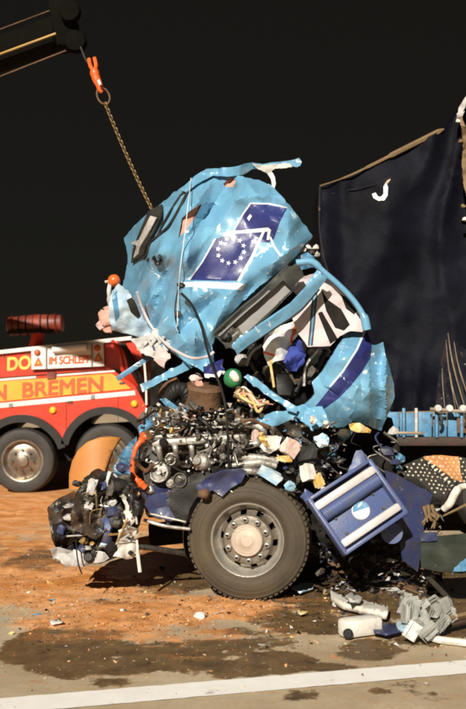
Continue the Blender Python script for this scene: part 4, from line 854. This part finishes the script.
for k in range(26):
    x = er.uniform(318, 400); y = er.uniform(428, 470); s_ = er.uniform(.015, .05)
    MB().ico(P(x, y, er.uniform(8.2, 8.6)), (s_ * 1.4, s_, s_), er.choice((DKMET, DKMET, DKBLUE, RUST, STEEL, BLACK, BLUED, GPLAST)), k, .5, 1, 2).build('scrap_piece', WT)
for k in range(16):
    x0 = er.uniform(300, 385); y0 = er.uniform(428, 480)
    pipe([(x0, y0, 8.3), (x0 + er.uniform(-14, 14), y0 + er.uniform(4, 12), 8.25), (x0 + er.uniform(-20, 24), y0 + er.uniform(8, 26), 8.3)], er.choice((.006, .009, .013)), er.choice((BLACK, DKMET, STEEL, DKBLUE)), 'hose', 6)
# ---- crushed front bumper corner
FB = 8.05
sheet('radiator_sheet', [(70, 515), (76, 498), (84, 480), (92, 471), (100, 474), (107, 484), (109, 505), (107, 530), (96, 540), (84, 534), (72, 530)], dep(FB - .1, .003, 0, 90, 0, .34, 15, 4), mat('crumpled_brown_foil', (0.11, .075, .05), .35, .2, 0, (.035, .028, .024), 9, .8, 18, .8, (.45, .40, .34), 7), WT, spacing=2.2, jag=1.2, seed=2, thick=.01, back=lambda x, y: 8.35)
sheet('grey_casing', [(47, 508), (56, 500), (66, 496), (76, 500), (78, 516), (74, 540), (58, 552), (52, 540)], dep(FB + .12, amp=.3, s=12, seed=8), MANGLE, WT, [([(55, 505), (72, 500), (73, 505), (57, 511)], BLACK), ([(52, 525), (62, 522), (64, 545), (56, 548)], BLACKF)], spacing=2.4, jag=1, seed=5, back=lambda x, y: 8.6)
sheet('dark_casing', [(60, 520), (76, 512), (110, 515), (122, 530), (120, 556), (100, 564), (62, 556)], dep(FB + .15, amp=.4, s=12, seed=9), BLACKF, WT, spacing=3, back=lambda x, y: 8.7)
sheet('bumper_strip', [(50, 549), (58, 547), (70, 550), (88, 551), (104, 553), (108, 558), (101, 563), (84, 565), (62, 563), (53, 558)], dep(FB - .06, amp=.14, s=10, seed=3), GPLAST, WT, spacing=2.2, jag=.7, thick=.025)
MB().lathe([(0, .02), (.03, .02), (.042, 0), (.045, -.05)], P(88.5, 557, FB - .1), (0, -1, .2), BLACK, 16).build('bumper_plug', WT)
sheet('headlamp_housing', [(119, 530), (128, 525), (136, 528), (138, 540), (136, 556), (124, 558), (112, 556), (116, 546)], dep(FB - .02, amp=.22, s=11, seed=6), WPLAST, WT, spacing=2.2, jag=.6, thick=.02)
sheet('white_duct', [(119, 494), (124, 491), (131, 498), (133, 515), (130, 524), (126, 518), (125, 505)], dep(FB, amp=.16, s=9, seed=2), WPLAST, WT, spacing=2, thick=.04)
tube_px('white_cable', [(110, 472, 8.0), (108, 480, 7.98), (111, 492, 8.02)], .016, WPLAST, WT)
tube_px('white_cable', [(114, 474, 8.0), (124, 486, 7.96), (134, 505, 7.98), (137, 524, 8.0)], .009, GPLAST, WT)
tube_px('white_cable', [(137, 540, 7.98), (138, 555, 7.96), (140, 572, 7.96)], [.01] * 6 + [.016] * 7, WPLAST, WT)
tube_px('hanging_wire', [(76, 540, 7.9), (77, 555, 7.88), (79, 566, 7.88), (82, 574, 7.9)], .006, BLACK, WT)
tube_px('white_cable', [(100, 505, 7.98), (112, 508, 7.95), (120, 514, 7.97), (128, 528, 7.98)], .008, WPLAST, WT)
for i, (x, y, sx, sy, c) in enumerate(((112, 512, .06, .05, DKBLUE), (106, 536, .045, .1, DKBLUE), (108, 524, .05, .06, STEPBLUE), (116, 522, .05, .05, DKMET), (104, 544, .04, .03, WRAPB), (90, 532, .05, .06, BLACK), (84, 541, .03, .03, BRASS), (80, 535, .03, .03, DKBLUE), (92, 543, .03, .02, BRASS), (86, 548, .05, .02, GPLAST), (72, 506, .06, .02, STEEL), (70, 517, .06, .03, GPLAST), (118, 484, .06, .05, BLACK), (126, 478, .05, .04, DKMET), (132, 500, .04, .08, BLACK), (112, 548, .05, .06, BLACKF), (122, 468, .05, .04, DKBLUE), (128, 488, .05, .06, DKMET), (138, 508, .05, .06, BLACK))):
    MB().ico(P(x, y, FB - .1 + .02 * (i % 3)), (sx, .04, sy), c, i, .4, 2, 2.2).build('front_fragment', WT)
for k in range(22):
    x0 = er.uniform(75, 135); y0 = er.uniform(478, 545)
    pipe([(x0, y0, 7.95), (x0 + er.uniform(-10, 10), y0 + er.uniform(-8, 10), 7.92), (x0 + er.uniform(-14, 14), y0 + er.uniform(0, 18), 7.96)], er.choice((.004, .006, .009)), er.choice((BLACK, BLACK, STEEL, DKMET, BRASS, GPLAST)), 'hose', 5)
sheet('dark_casing', [(72, 500), (84, 478), (108, 476), (124, 480), (140, 490), (142, 512), (138, 528), (118, 532), (92, 536), (74, 532)], dep(FB + .22, amp=.35, s=10, seed=19), MANGLE, WT, spacing=2.6, jag=1.2, back=lambda x, y: 8.75)
for k in range(40):
    x = er.uniform(54, 138); y = er.uniform(482, 556); s_ = er.uniform(.014, .035)
    MB().crumpled_box(P(x, y, er.uniform(7.92, 8.08)), (s_ * er.uniform(.8, 1.8), s_ * .7, s_), er.choice((MANGLE, MANGLE, DKMET, BLACK, BLACK, GPLAST, STEEL, DKBLUE)), k, .5, Matrix.Rotation(er.uniform(0, 3), 3, 'Y')).build('front_fragment', WT)
tube_px('tie_rod', [(120, 545, 8.1), (150, 548, 8.2), (200, 556, 8.5)], .025, DKMET, WT)
# ------------------------------------------------------------------ orange curved panel behind the front corner
OP = MB(); oc = P(106, 480, 9.3)
opn = [(69, 489), (69, 474), (72, 461), (78, 450), (87, 442), (98, 438), (110, 437), (121, 438), (112, 452), (106, 468), (100, 489)]
sheet('curved_panel', opn, lambda x, y: 9.1 + .0012 * (x - 95) ** 2 * .15 + .002 * (489 - y), ORANGE, None, spacing=5, thick=.03, label='smooth orange curved panel standing upright between wreck and red truck', category='panel', back=lambda x, y: 9.5)
# ------------------------------------------------------------------ trailer with dark tarpaulin
YR = 10.6
TR = thing('tarpaulin_trailer', P(430, 470, YR + 1), 'trailer under a sagging dark navy tarpaulin behind the wrecked cab', 'trailer')
def tarpD(x, y):
    a = math.atan2(y - 40, 480 - x); r = math.hypot(y - 40, 480 - x)
    d = YR + 0.10 * abs(math.sin(a * 9 + 2.2 * noise.noise(Vector((a * 3, r / 160, 3))))) * smooth(20, 120, r) + .12 * fbm(x, y, 50, 4, 3)
    d += .18 * smooth(345, 322, x) + 0.10 * abs(math.sin(x / 7 + y / 60)) * smooth(330, 420, y)
    return d
TP = [(320, 186), (334, 181), (355, 172), (378, 160), (398, 151), (420, 141), (440, 131), (452, 122), (462, 104), (475, 92), (560, 80), (560, 412), (470, 411), (430, 411), (392, 412), (360, 400), (345, 340), (326, 290), (321, 256), (319, 220)]
jm = [(373, 185), (376, 184), (376.5, 193), (380, 196.5), (384, 195), (386, 190), (384, 186), (386.5, 183.5), (389, 188), (388, 196), (383, 200), (377, 199.5), (373, 195)]
J = [(378.5, 200.8), (373.5, 198), (372, 194), (375.5, 192.5), (378, 196.5), (381, 196.8), (383.5, 194), (383.5, 186.5), (386, 182.5), (388, 187), (387.5, 195.5), (384.5, 199.8)]
sheet('tarpaulin', TP, tarpD, TARP, TR, [(J, WHITE), ([(385, 183), (390, 177), (391.5, 178), (387, 184.5)], TAN)], spacing=4.5, jag=.5, seed=6, back=lambda x, y: YR + 2.3, label='dark navy tarpaulin with a white hook-shaped mark')
MB().tube(curve_pts([P(x, y, tarpD(x, y) - .03) for x, y in ((320, 186), (345, 177.5), (368, 167), (392, 155), (412, 145), (444, 129))], 6), [.008] * 6 + [.012] * 6 + [.018] * 6 + [.03] * 6 + [.03] * 6 + [.008], WOOD, 6).build('bent_batten', TR)
MB().tube(curve_pts([P(x, y, tarpD(x, y) - .015) for x, y in ((331, 194), (350, 190), (370, 186), (392, 177))], 5), .007, TARPG, 5).build('seam', TR)
MB().tube(curve_pts([P(x, y, tarpD(x, y) - .02) for x, y in ((320, 187), (319.5, 205), (319.5, 225), (321, 240), (324, 258), (328, 272))], 5), .012, TARPG, 6).build('hem', TR)
sheet('torn_sheet', [(436, 412), (437, 390), (441, 362), (447, 334), (455, 340), (464, 349), (480, 352), (500, 352), (500, 412)], lambda x, y: YR - .10 + .10 * abs(math.sin((x - (y - 330) * .22) / 5.2 + noise.noise(Vector((x / 14, y / 40, 1))))), TARPG, TR, spacing=2.6, jag=.4, thick=.006, label='glossy torn tarpaulin flap with bright folds')
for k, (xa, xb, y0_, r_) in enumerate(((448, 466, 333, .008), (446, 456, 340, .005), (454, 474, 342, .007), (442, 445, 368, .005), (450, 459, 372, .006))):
    MB().tube(curve_pts([P(xa + (xb - xa) * t ** 1.4, y0_ + (411 - y0_) * t, YR - .17) for t in (0, .3, .6, 1)], 6), [r_ * (.4 + .6 * math.sin(math.pi * min(1, i / 18))) for i in range(19)], TAN, 5).build('fold_highlight', TR)  # pale tubes drawn as highlights along the glossy folds
sheet('torn_edge', [(457, 118), (461, 126), (463, 150), (462, 175), (466, 196), (474, 230), (478, 228), (468, 180), (467, 150), (465, 126), (461, 116)], dep(YR - .12, amp=.12, s=9), WOOD, TR, spacing=2.4, thick=.02)
sheet('torn_edge', [(456, 120), (459, 108), (464, 99), (470, 92), (474, 96), (466, 108), (461, 120)], dep(YR - .1, amp=.12, s=9), GPLAST, TR, [([(462, 112), (466, 104), (472, 98), (466, 112)], TARP)], spacing=2.2, thick=.02)
for i, (x, y) in enumerate(((458, 121), (463, 206), (465, 219), (461, 141))): MB().ico(P(x, y, YR - .14), (.03, .02, .025), (WPLAST, WOOD)[i % 2], i, .3, 1).build('tarp_eyelet', TR)
# sideboard with posts, rail, clamps
def board(name, x0, y0, x1, y1, d, th, m, par=TR, **k):
    c0, c1 = P(x0, y0, YR + d), P(x1, y1, YR + d)
    return MB().box(((c0.x + c1.x) / 2, YR + d + th / 2, (c0.z + c1.z) / 2), (abs(c1.x - c0.x), th, abs(c0.z - c1.z)), m, None, .012).build(name, par, **k)
for k, (a, c) in enumerate(((384, 399), (400, 416), (417, 432), (433, 447), (448, 464), (465, 482), (483, 505))): board('side_board', a, 412 + k % 2, c, 437, -.03 - .02 * (k % 3), .05, TBLUE)
for x in (404, 416.5, 437, 462): board('stake_post', x - 1.6, 408, x + 1.6, 438, -.15, .05, TBLUE if x != 416.5 else GPLAST)
board('floor_beam', 386, 437, 560, 446, -.12, 2.2, BROWN); board('tan_strip', 388, 431.5, 424, 434.5, -.16, .03, TAN); board('rusty_plate', 457, 418, 480, 433, -.13, .02, RUST)
tube_px('clamp_rail', [(430, 409, YR - .2), (445, 410, YR - .2), (456, 411, YR - .2), (500, 412, YR - .2)], .018, TAN, TR)
for x in (438, 449.5, 463): MB().lathe([(0, .02), (.035, .02), (.042, 0), (.02, -.02)], P(x, 408.5, YR - .2), (0, -1, .3), GPLAST, 14).build('clamp', TR)
for x in (440.5, 466): 
    MB().tube(curve_pts([P(x, 415, YR - .18), P(x + 1.5, 420, YR - .2), P(x - .5, 425, YR - .18)], 4), .018, DKMET, 7).build('clamp_hook', TR)
board('chassis', 300, 446, 560, 505, .4, 1.5, BLACKF)
for x in (500, 545): MB().lathe([(0, .02), (.28, .02), (.46, .03), (.5, -.04), (.5, -.3), (0, -.3)], (P(x, 492, YR + .5).x, YR + .35, .505), (0, -1, 0), RUBBERB, 32).build('wheel', TR)

# ------------------------------------------------------------------ loose things lying in and around the wreck
def loose(name, label, cat, mb, group=None): return mb.build(name, None, label=label, category=cat, group=group)
BL = [(392, 471), (408, 466), (424, 459), (440, 458), (458, 459), (470, 461), (478, 470), (474, 488), (462, 490), (456, 484), (446, 500), (432, 496), (416, 481), (402, 478)]
dots = []
def blanket():
    orange = [(424, 458.5), (440, 457.5), (459, 458.5), (460, 470), (462, 485), (452, 482), (440, 472)]
    rg = [(orange, CLOTHO)]
    for j in range(14):
        for i in range(24):
            x = 388 + i * 5.0 + (j % 2) * 2.5 + j * .5; y = 457 + j * 3.9 + (i * .35 if x < 440 else 0)
            x += random.uniform(-.5, .5); y += random.uniform(-.4, .4)
            q = [(x + 1.05 * math.cos(k * math.pi / 3), y + 1.0 * math.sin(k * math.pi / 3)) for k in range(6)]
            if all(inpoly(p, BL) for p in q): rg.append((q, DOTW))
    sheet('blanket', BL, lambda x, y: 8.55 - .012 * (y - 470) + .1 * ridge(x, y, 22, 4) + (.05 if x < 424 + (y - 458) * .9 else 0), CLOTHK, None, rg, spacing=3, thick=.03, jag=.5, label='folded dotted blanket, one side black, the other orange', category='blanket')
blanket()
loose('white_tube', 'bent white plastic tube curving beside the dotted blanket', 'tube', MB().tube(curve_pts([P(444, 509, 8.1), P(450, 503, 8.05), P(455, 493, 8.05), P(461, 487, 8.1), P(475, 485, 8.15)], 6), [.03] * 4 + [.034] * 12 + [.026] * 9, WPLAST, 10))
mb = MB()
for i in range(9):
    a = random.uniform(-1.2, 1.2); x = 430 + random.uniform(-4, 5); y = 518 + random.uniform(-9, 9)
    mb.tube([P(x - 6 * math.sin(a), y - 8 * math.cos(a), 8.1 + i * .01), P(x + 6 * math.sin(a), y + 8 * math.cos(a), 8.05)], [.02, .006], WOOD, 4, smooth=False)
loose('wood_splinters', 'heap of splintered pale wood below the dotted blanket', 'wood', mb)
loose('wood_stick', 'long thin pale stick slanting out of the splintered wood', 'stick', MB().tube([P(443, 516, 8.0), P(470, 503, 8.1)], [.008, .016], WOOD, 5))
sheet('glass_panel', [(420, 541), (436, 538), (480, 534), (480, 575), (440, 572), (421, 568)], lambda x, y: 8.0 - .012 * (y - 540), GLASSG, None, spacing=5, thick=.02, label='dark grey-green glass panel leaning among the debris', category='glass')
sheet('blue_strip', [(420, 533), (436, 532), (437, 540), (421, 541)], dep(7.93, amp=.04, s=8), DKBLUE, None, spacing=3, thick=.015, label='short dark-blue strip on top of the glass panel', category='strip')
sheet('teal_strip', [(453, 571), (460, 562), (480, 552), (480, 562), (464, 571)], dep(7.55, amp=.05, s=9), TBLUE, None, spacing=3, thick=.012, label='light-blue painted metal strip lying over the glass panel', category='strip')
loose('dark_pole', 'thin dark pole slanting down towards the clear plastic boxes', 'pole', MB().tube([P(424, 573, 7.9), P(452, 602, 7.45)], .022, DKMET, 7))
# on the ground
def gp(px, py, z): Y = (CAMH - z) * F / (py - HZ); return P(px, py, Y)
def ground_plate(name, poly, z, th, m, label, cat, amp=.02, seed=1, regions=(), group=None):
    pm = lambda x, y, zz: gp(x, y, zz)
    o = sheet(name, poly, lambda x, y: z + amp * (ridge(x, y, 12, seed) + .3), m, None, regions, spacing=3, thick=0, pmap=pm, label=label, category=cat)
    if group: o['group'] = group
    md = o.modifiers.new('thickness', 'SOLIDIFY'); md.thickness = th; md.offset = -1.0
    return o
ground_plate('white_plank', [(330, 590), (340, 594), (364, 600), (389, 606), (388, 613), (366, 609), (344, 603), (331, 597)], .07, .05, WPLAST, 'dirty white plank lying on the dark wet ground', 'plank', .03)
ground_plate('white_scrap', [(345, 596), (352, 591), (362, 597), (360, 601), (350, 600)], .13, .02, GPLAST, 'small crumpled pale scrap on the white plank', 'scrap', .05, 3)
loose('white_lump', 'small round white lump beside the white plank', 'lump', MB().ico(gp(336, 604, .03), (.035, .035, .03), WPLAST, 4, .15))
cn = MB(); c0, c1 = gp(345, 628, .075), gp(375, 624, .075); cd = (c1 - c0).normalized()
cn.box((c0 + c1) / 2, ((c1 - c0).length + .06, .13, .13), WPLAST, Matrix((cd, Vector((0, 0, 1)).cross(cd), Vector((0, 0, 1)))).transposed(), .03)
cno = thing('canister', gp(358, 634, 0), 'white plastic canister with a dark round opening, lying flat', 'canister')
cn.build('body', cno); e = c0 + cd * -.0 + Vector((.012, -.058, -.02))
MB().lathe([(.034, .0), (.036, .006), (.028, .007), (.026, -.008), (0, -.008)], e + Vector((0, -.012, 0)), Vector((0, -1, .1)), BLACK, 18).build('opening', cno)
ground_plate('blue_rag', [(373, 625), (384, 622), (398, 626), (400, 631), (386, 634), (374, 631)], .03, .015, DKBLUE, 'dark-blue rag crumpled beside the white canister', 'rag', .06, 4)
ground_plate('white_tray', [(395, 622), (410, 619), (418, 625), (412, 630), (398, 628)], .06, .03, WRAPB, 'pale blue flattened carton next to the blue rag', 'carton', .06, 5)
br = random.Random(8)
for k in range(26):
    x = br.uniform(401, 452); y = br.uniform(602, 632) if x > 412 else br.uniform(602, 614); z = .10 + .11 * max(0, (628 - y) / 28) * br.uniform(.6, 1)
    rot = Matrix.Rotation(br.uniform(-.5, .9), 3, 'Y') @ Matrix.Rotation(br.uniform(-.6, .6), 3, 'Z') @ Matrix.Rotation(br.uniform(-.5, .5), 3, 'X')
    bx = MB(); sx, sy, sz = br.uniform(.04, .09), br.uniform(.02, .05), br.uniform(.07, .15)
    c_ = gp(x, y, z)
    for (ox, oy, oz, dx, dy, dz) in ((-.5, 0, 0, .05, 1, 1), (.5, 0, 0, .05, 1, .8), (0, .5, 0, 1, .08, 1), (0, 0, -.5, 1, 1, .04)): bx.box(c_ + rot @ Vector((ox * sx, oy * sy, oz * sz)), (dx * sx, dy * sy, dz * sz), CLEAR, rot)
    for r_ in range(1): bx.box(gp(x, y, z) + rot @ Vector(((r_ - 1) * sx * .3, -sy * .5, 0)), (sx * .06, .006, sz * .9), CLEAR, rot)
    loose('plastic_box', 'small cloudy clear plastic box in the spilled heap beside the white canister', 'box', bx, 'spilled clear plastic boxes')
loose('white_rod', 'long white rod lying on the ground below the clear boxes', 'rod', MB().tube([gp(416, 634, .03), gp(440, 640, .03), gp(490, 646, .03)], [.022, .026, .024], WPLAST, 8))
loose('dark_bar', 'dark brown bar lying between the clear boxes and white rod', 'bar', MB().tube([gp(416, 631, .05), gp(445, 626, .07), gp(480, 618, .08)], .022, BROWN, 6))
loose('orange_stick', 'orange-brown wooden stick poking out of the clear boxes', 'stick', MB().tube([gp(450, 618, .12), gp(480, 611, .14)], .02, WOOD, 5))
loose('stick', 'pale broken stick behind the clear plastic boxes', 'stick', MB().tube([gp(405, 588, .12), gp(420, 594, .14)], .013, WOOD, 5))
ground_plate('blue_scrap', [(292, 587), (302, 583), (314, 583), (313, 588), (300, 592)], .03, .015, WRAPB, 'light-blue paint scrap lying right beside the big wheel', 'scrap', .03, 6)
ground_plate('yellow_scrap', [(296, 610), (304, 609), (308, 612), (300, 614)], .03, .01, WRAPY, 'small yellow scrap on the ground near the big wheel', 'scrap', .02, 6)
loose('pale_stone', 'lone pale stone on the orange sand below the wheel', 'stone', MB().ico(gp(200, 616, .025), (.05, .04, .035), WPLAST, 9, .25))
loose('grey_stone', 'grey stone on the orange sand left of the pale stone', 'stone', MB().ico(gp(123, 611, .018), (.028, .025, .02), STEEL, 10, .25))
ground_plate('paper_scrap', [(49, 620), (60, 619), (63, 622), (52, 624)], .03, .008, WPLAST, 'white paper scrap on the orange sand', 'paper', .02, 7)
# packages and rubbish piled on the engine
def pack(label, x, y, Y, sz, m, seed, name='package', cat='package', boxy=.7, ang=0.0, reg=None):
    rot = Matrix.Rotation(ang, 3, 'Y') @ Matrix.Rotation(.3 + seed % 3 * .2, 3, 'Z') @ Matrix.Rotation((seed % 4 - 1.5) * .25, 3, 'X'); sz = tuple(v * .82 for v in sz)
    if boxy <= .3:
        rn = random.Random(seed + 40); n = 11; rx, ry = sz[0] / Y * F * 1.25, sz[2] / Y * F * 1.25; ca, sa = math.cos(ang), math.sin(ang); pl = []
        for k in range(n):
            a = 2 * math.pi * k / n; q = rn.uniform(.7, 1.2); u, v = rx * q * math.cos(a), ry * q * math.sin(a); pl.append((x + u * ca - v * sa, y + u * sa + v * ca))
        bk = Buckle(x - rx * 2, y - ry * 2, x + rx * 2, y + ry * 2, max(3.2, rx * .55), .05, seed)
        return sheet(name, pl, lambda a, c: Y + bk.d(a, c), m, None, spacing=1.6, thick=.004, seed=seed, sharp=25, buckles=(bk,), label=label, category=cat)
    mb = MB().crumpled_box(P(x, y, Y), sz, m, seed, .12 + .3 * (1 - boxy), rot); o = mb.build(name, None, label=label, category=cat); return o
pack('pink and white square package on the engine, tilted on its corner', 291, 448, 8.02, (.09, .05, .085), WRAPP, 1, ang=.6)
pack('cream crumpled bag lying between yellow wrappers on the engine', 272, 443, 8.05, (.09, .05, .08), WPLAST, 2, 'bag', 'bag', .3, -.5)
pack('rust-red and cream carton on the engine behind the cream bag', 258, 435, 8.1, (.055, .04, .075), WRAPP, 3, 'carton', 'carton', .8, .1)
pack('yellow wrapper draped in front of the rust-red carton', 263, 440, 8.02, (.03, .02, .075), WRAPY, 4, 'wrapper', 'wrapper', .2, -.5)
pack('yellow wrapper under the pink and white package', 284, 459, 7.98, (.08, .03, .03), WRAPY, 5, 'wrapper', 'wrapper', .3, .1)
pack('light-blue and white wrapped pack lying above the tyre', 270, 475, 7.95, (.12, .05, .055), WRAPB, 6, 'wrapped_pack', 'package', .6, .5)
pack('small white and blue pack at the tyre shoulder', 290, 486, 7.9, (.045, .03, .04), WRAPB, 7, 'small_pack', 'package', .6, .4)
pack('white plastic bottle standing right of the black box', 308, 473, 7.98, (.06, .05, .09), WPLAST, 8, 'white_bottle', 'bottle', .5, .1)
pack('dark grey box between the pink package and white bottle', 307, 453, 8.05, (.09, .06, .075), GASKET, 9, 'dark_box', 'box', .6, -.2)
pack('yellow pack wedged beside the white bottle', 318, 480, 7.98, (.05, .03, .07), WRAPY, 10, 'yellow_pack', 'package', .5, -.4)
pack('white and blue crumpled paper under the door skin', 322, 441, 8.05, (.065, .04, .055), WRAPB, 11, 'crumpled_paper', 'paper', .3, .2)
pack('white crumpled paper lying at the step panel corner', 326, 493, 7.85, (.07, .04, .05), WPLAST, 12, 'crumpled_paper', 'paper', .3, -.5)
pack('yellow-cream crumpled bag under the bottom edge of the door skin', 360, 428, 7.95, (.09, .04, .035), WRAPY, 13, 'crumpled_bag', 'bag', .3, .2)
for i, (x, y) in enumerate(((313, 420), (326, 424))): pack('small white crumpled tissue under the sill of the cab', x, y, 7.95, (.03, .025, .035), WPLAST, 20 + i, 'tissue', 'tissue', .1)['group'] = 'tissues under the sill'
gb = thing('green_cap', P(233, 384, 8.1), 'round green cap with a white oval patch, under the door window', 'cap')
MB().ico(P(233, 378.5, 8.15), (.078, .07, .082), GREEN, 3, .06, 3).build('shell', gb)
MB().ico(P(234.5, 376.5, 8.09), (.036, .02, .055), WPLAST, 3, .08, 2, 2, Matrix.Rotation(-.6, 3, 'Y')).build('patch', gb)
cl = [(263, 353), (266, 337), (274.5, 326), (286, 324), (297, 320), (299, 334), (291, 344), (284, 358), (276, 361), (268, 365)]
sheet('white_cloth', cl, dep(8.26, 0, 0, 0, 0, .16, 14, 4), WHITE, None, [([(291, 328), (297, 321), (297, 330), (293, 343), (289, 344)], OHOSE), ([(263, 350.5), (276, 353), (276, 356), (263, 353.5)], OHOSE), ([(268, 357), (274, 356), (272, 363), (268, 364)], WRAPY)], spacing=2.2, thick=.02, jag=.5, label='white cloth with red stripes hanging in the broken door opening', category='cloth')
sheet('blue_cloth', [(284, 362), (290, 347), (300, 339), (304, 350), (305, 362), (297, 371), (287, 368)], dep(8.3, amp=.18, s=11, seed=7), CLOTHB, None, spacing=2.4, thick=.02, jag=.4, label='royal-blue cloth bundle beside the red-striped white cloth', category='cloth')
mb = MB(); wr = random.Random(4)
for k in range(12):
    x = 236 + wr.uniform(-3, 3); y = 396 + wr.uniform(-4, 6)
    mb.tube(curve_pts([P(x, y, 8.1), P(x + wr.uniform(4, 14), y + wr.uniform(-8, 10), 8.05), P(x + wr.uniform(12, 24), y + wr.uniform(2, 12), 8.05), P(x + wr.uniform(20, 36), y + wr.uniform(2, 14), 8.1)], 5), wr.choice((.005, .008, .012)), wr.choice((PINK, WRAPY, PINKW, WOOD, WPLAST)), 5)
mb.build('wire_tangle', None, label='tangle of pale orange and yellow wires below the green cap', category='wires')
# ---- uncountable fragments
def shards(name, label, cat, spots, n, mats, s0, s1, seed):
    rn = random.Random(seed); mb = MB()
    for k in range(n):
        p = spots(rn)
        if p is None: continue
        s_ = rn.uniform(s0, s1) * (1 if rn.random() < .85 else 1.8); q = [Vector((rn.gauss(0, 1), rn.gauss(0, 1), rn.gauss(0, .6))) * s_ for _ in range(4)]
        mb.add([p + v for v in q], [(0, 1, 2), (0, 2, 3), (0, 3, 1), (1, 3, 2)], rn.choice(mats))
    o = mb.build(name, None, label=label, category=cat); o['kind'] = 'stuff'; return o
def sp_engine(r):
    x = r.uniform(140, 345); y = r.gauss(430 if x > 240 else 420, 13 if x > 240 else 9)
    if x > 245: y = r.uniform(418, 478)
    if y < 404 or y > 492: return None
    return P(x, y, r.uniform(8.1, 8.5))
shards('engine_fragments', 'small torn metal and plastic fragments strewn over the engine', 'fragments', sp_engine, 800, [STEEL, DKMET, ALU, STEEL, WPLAST, BLUED, RUST, WRAPY, BLACK, PINKW, GPLAST, DKMET, BLACK], .006, .02, 5)
def sp_ground(r):
    x = r.gauss(330, 110) if r.random() < .7 else r.uniform(0, 466); y = r.triangular(545, 660, 590)
    p = gp(x, y, 0.0); p.z = .012; return p
shards('ground_fragments', 'small shards and chips scattered over the ground', 'fragments', sp_ground, 700, [WPLAST, DKMET, BLUED, RUST, WRAPY, BLACK, DKMET, GPLAST, BROWN], .005, .014, 6)
def sp_heap(r):
    x = r.uniform(318, 440); y = r.uniform(500, 600); Y = min(8.3, CAMH * F / (y - HZ) - .02); p = P(x, y, Y + r.uniform(0, .2)); p.z = max(.015, p.z); 
    return p
shards('debris_heap', 'dark heap of broken parts behind and below the step panel', 'debris', sp_heap, 800, [DKMET, BLACK, BLACK, DKBLUE, BROWN, GPLAST, RUST, DKMET], .008, .03, 7)

SANDG = [mat('sand_grain_%s' % n, c, .9, 0, 0) for n, c in (('orange', (.6, .26, .09)), ('peach', (.72, .42, .24)), ('brown', (.2, .09, .04)), ('grey', (.42, .38, .32)), ('dark', (.05, .035, .025)))]
def sp_sand(r):
    for _ in range(6):
        x = r.uniform(-5, 470); y = r.triangular(500, 700, 610); p = gp(x, y, 0); s_, we = gmasks(p.x, p.y)
        if r.random() < .12 + s_: p.z = .004 + s_ * .010; return p
    return None
shards('oil_binder_granules', 'coarse orange oil-binder granules and grit spread over the road', 'granules', sp_sand, 5000, SANDG, .0025, .0065, 11)
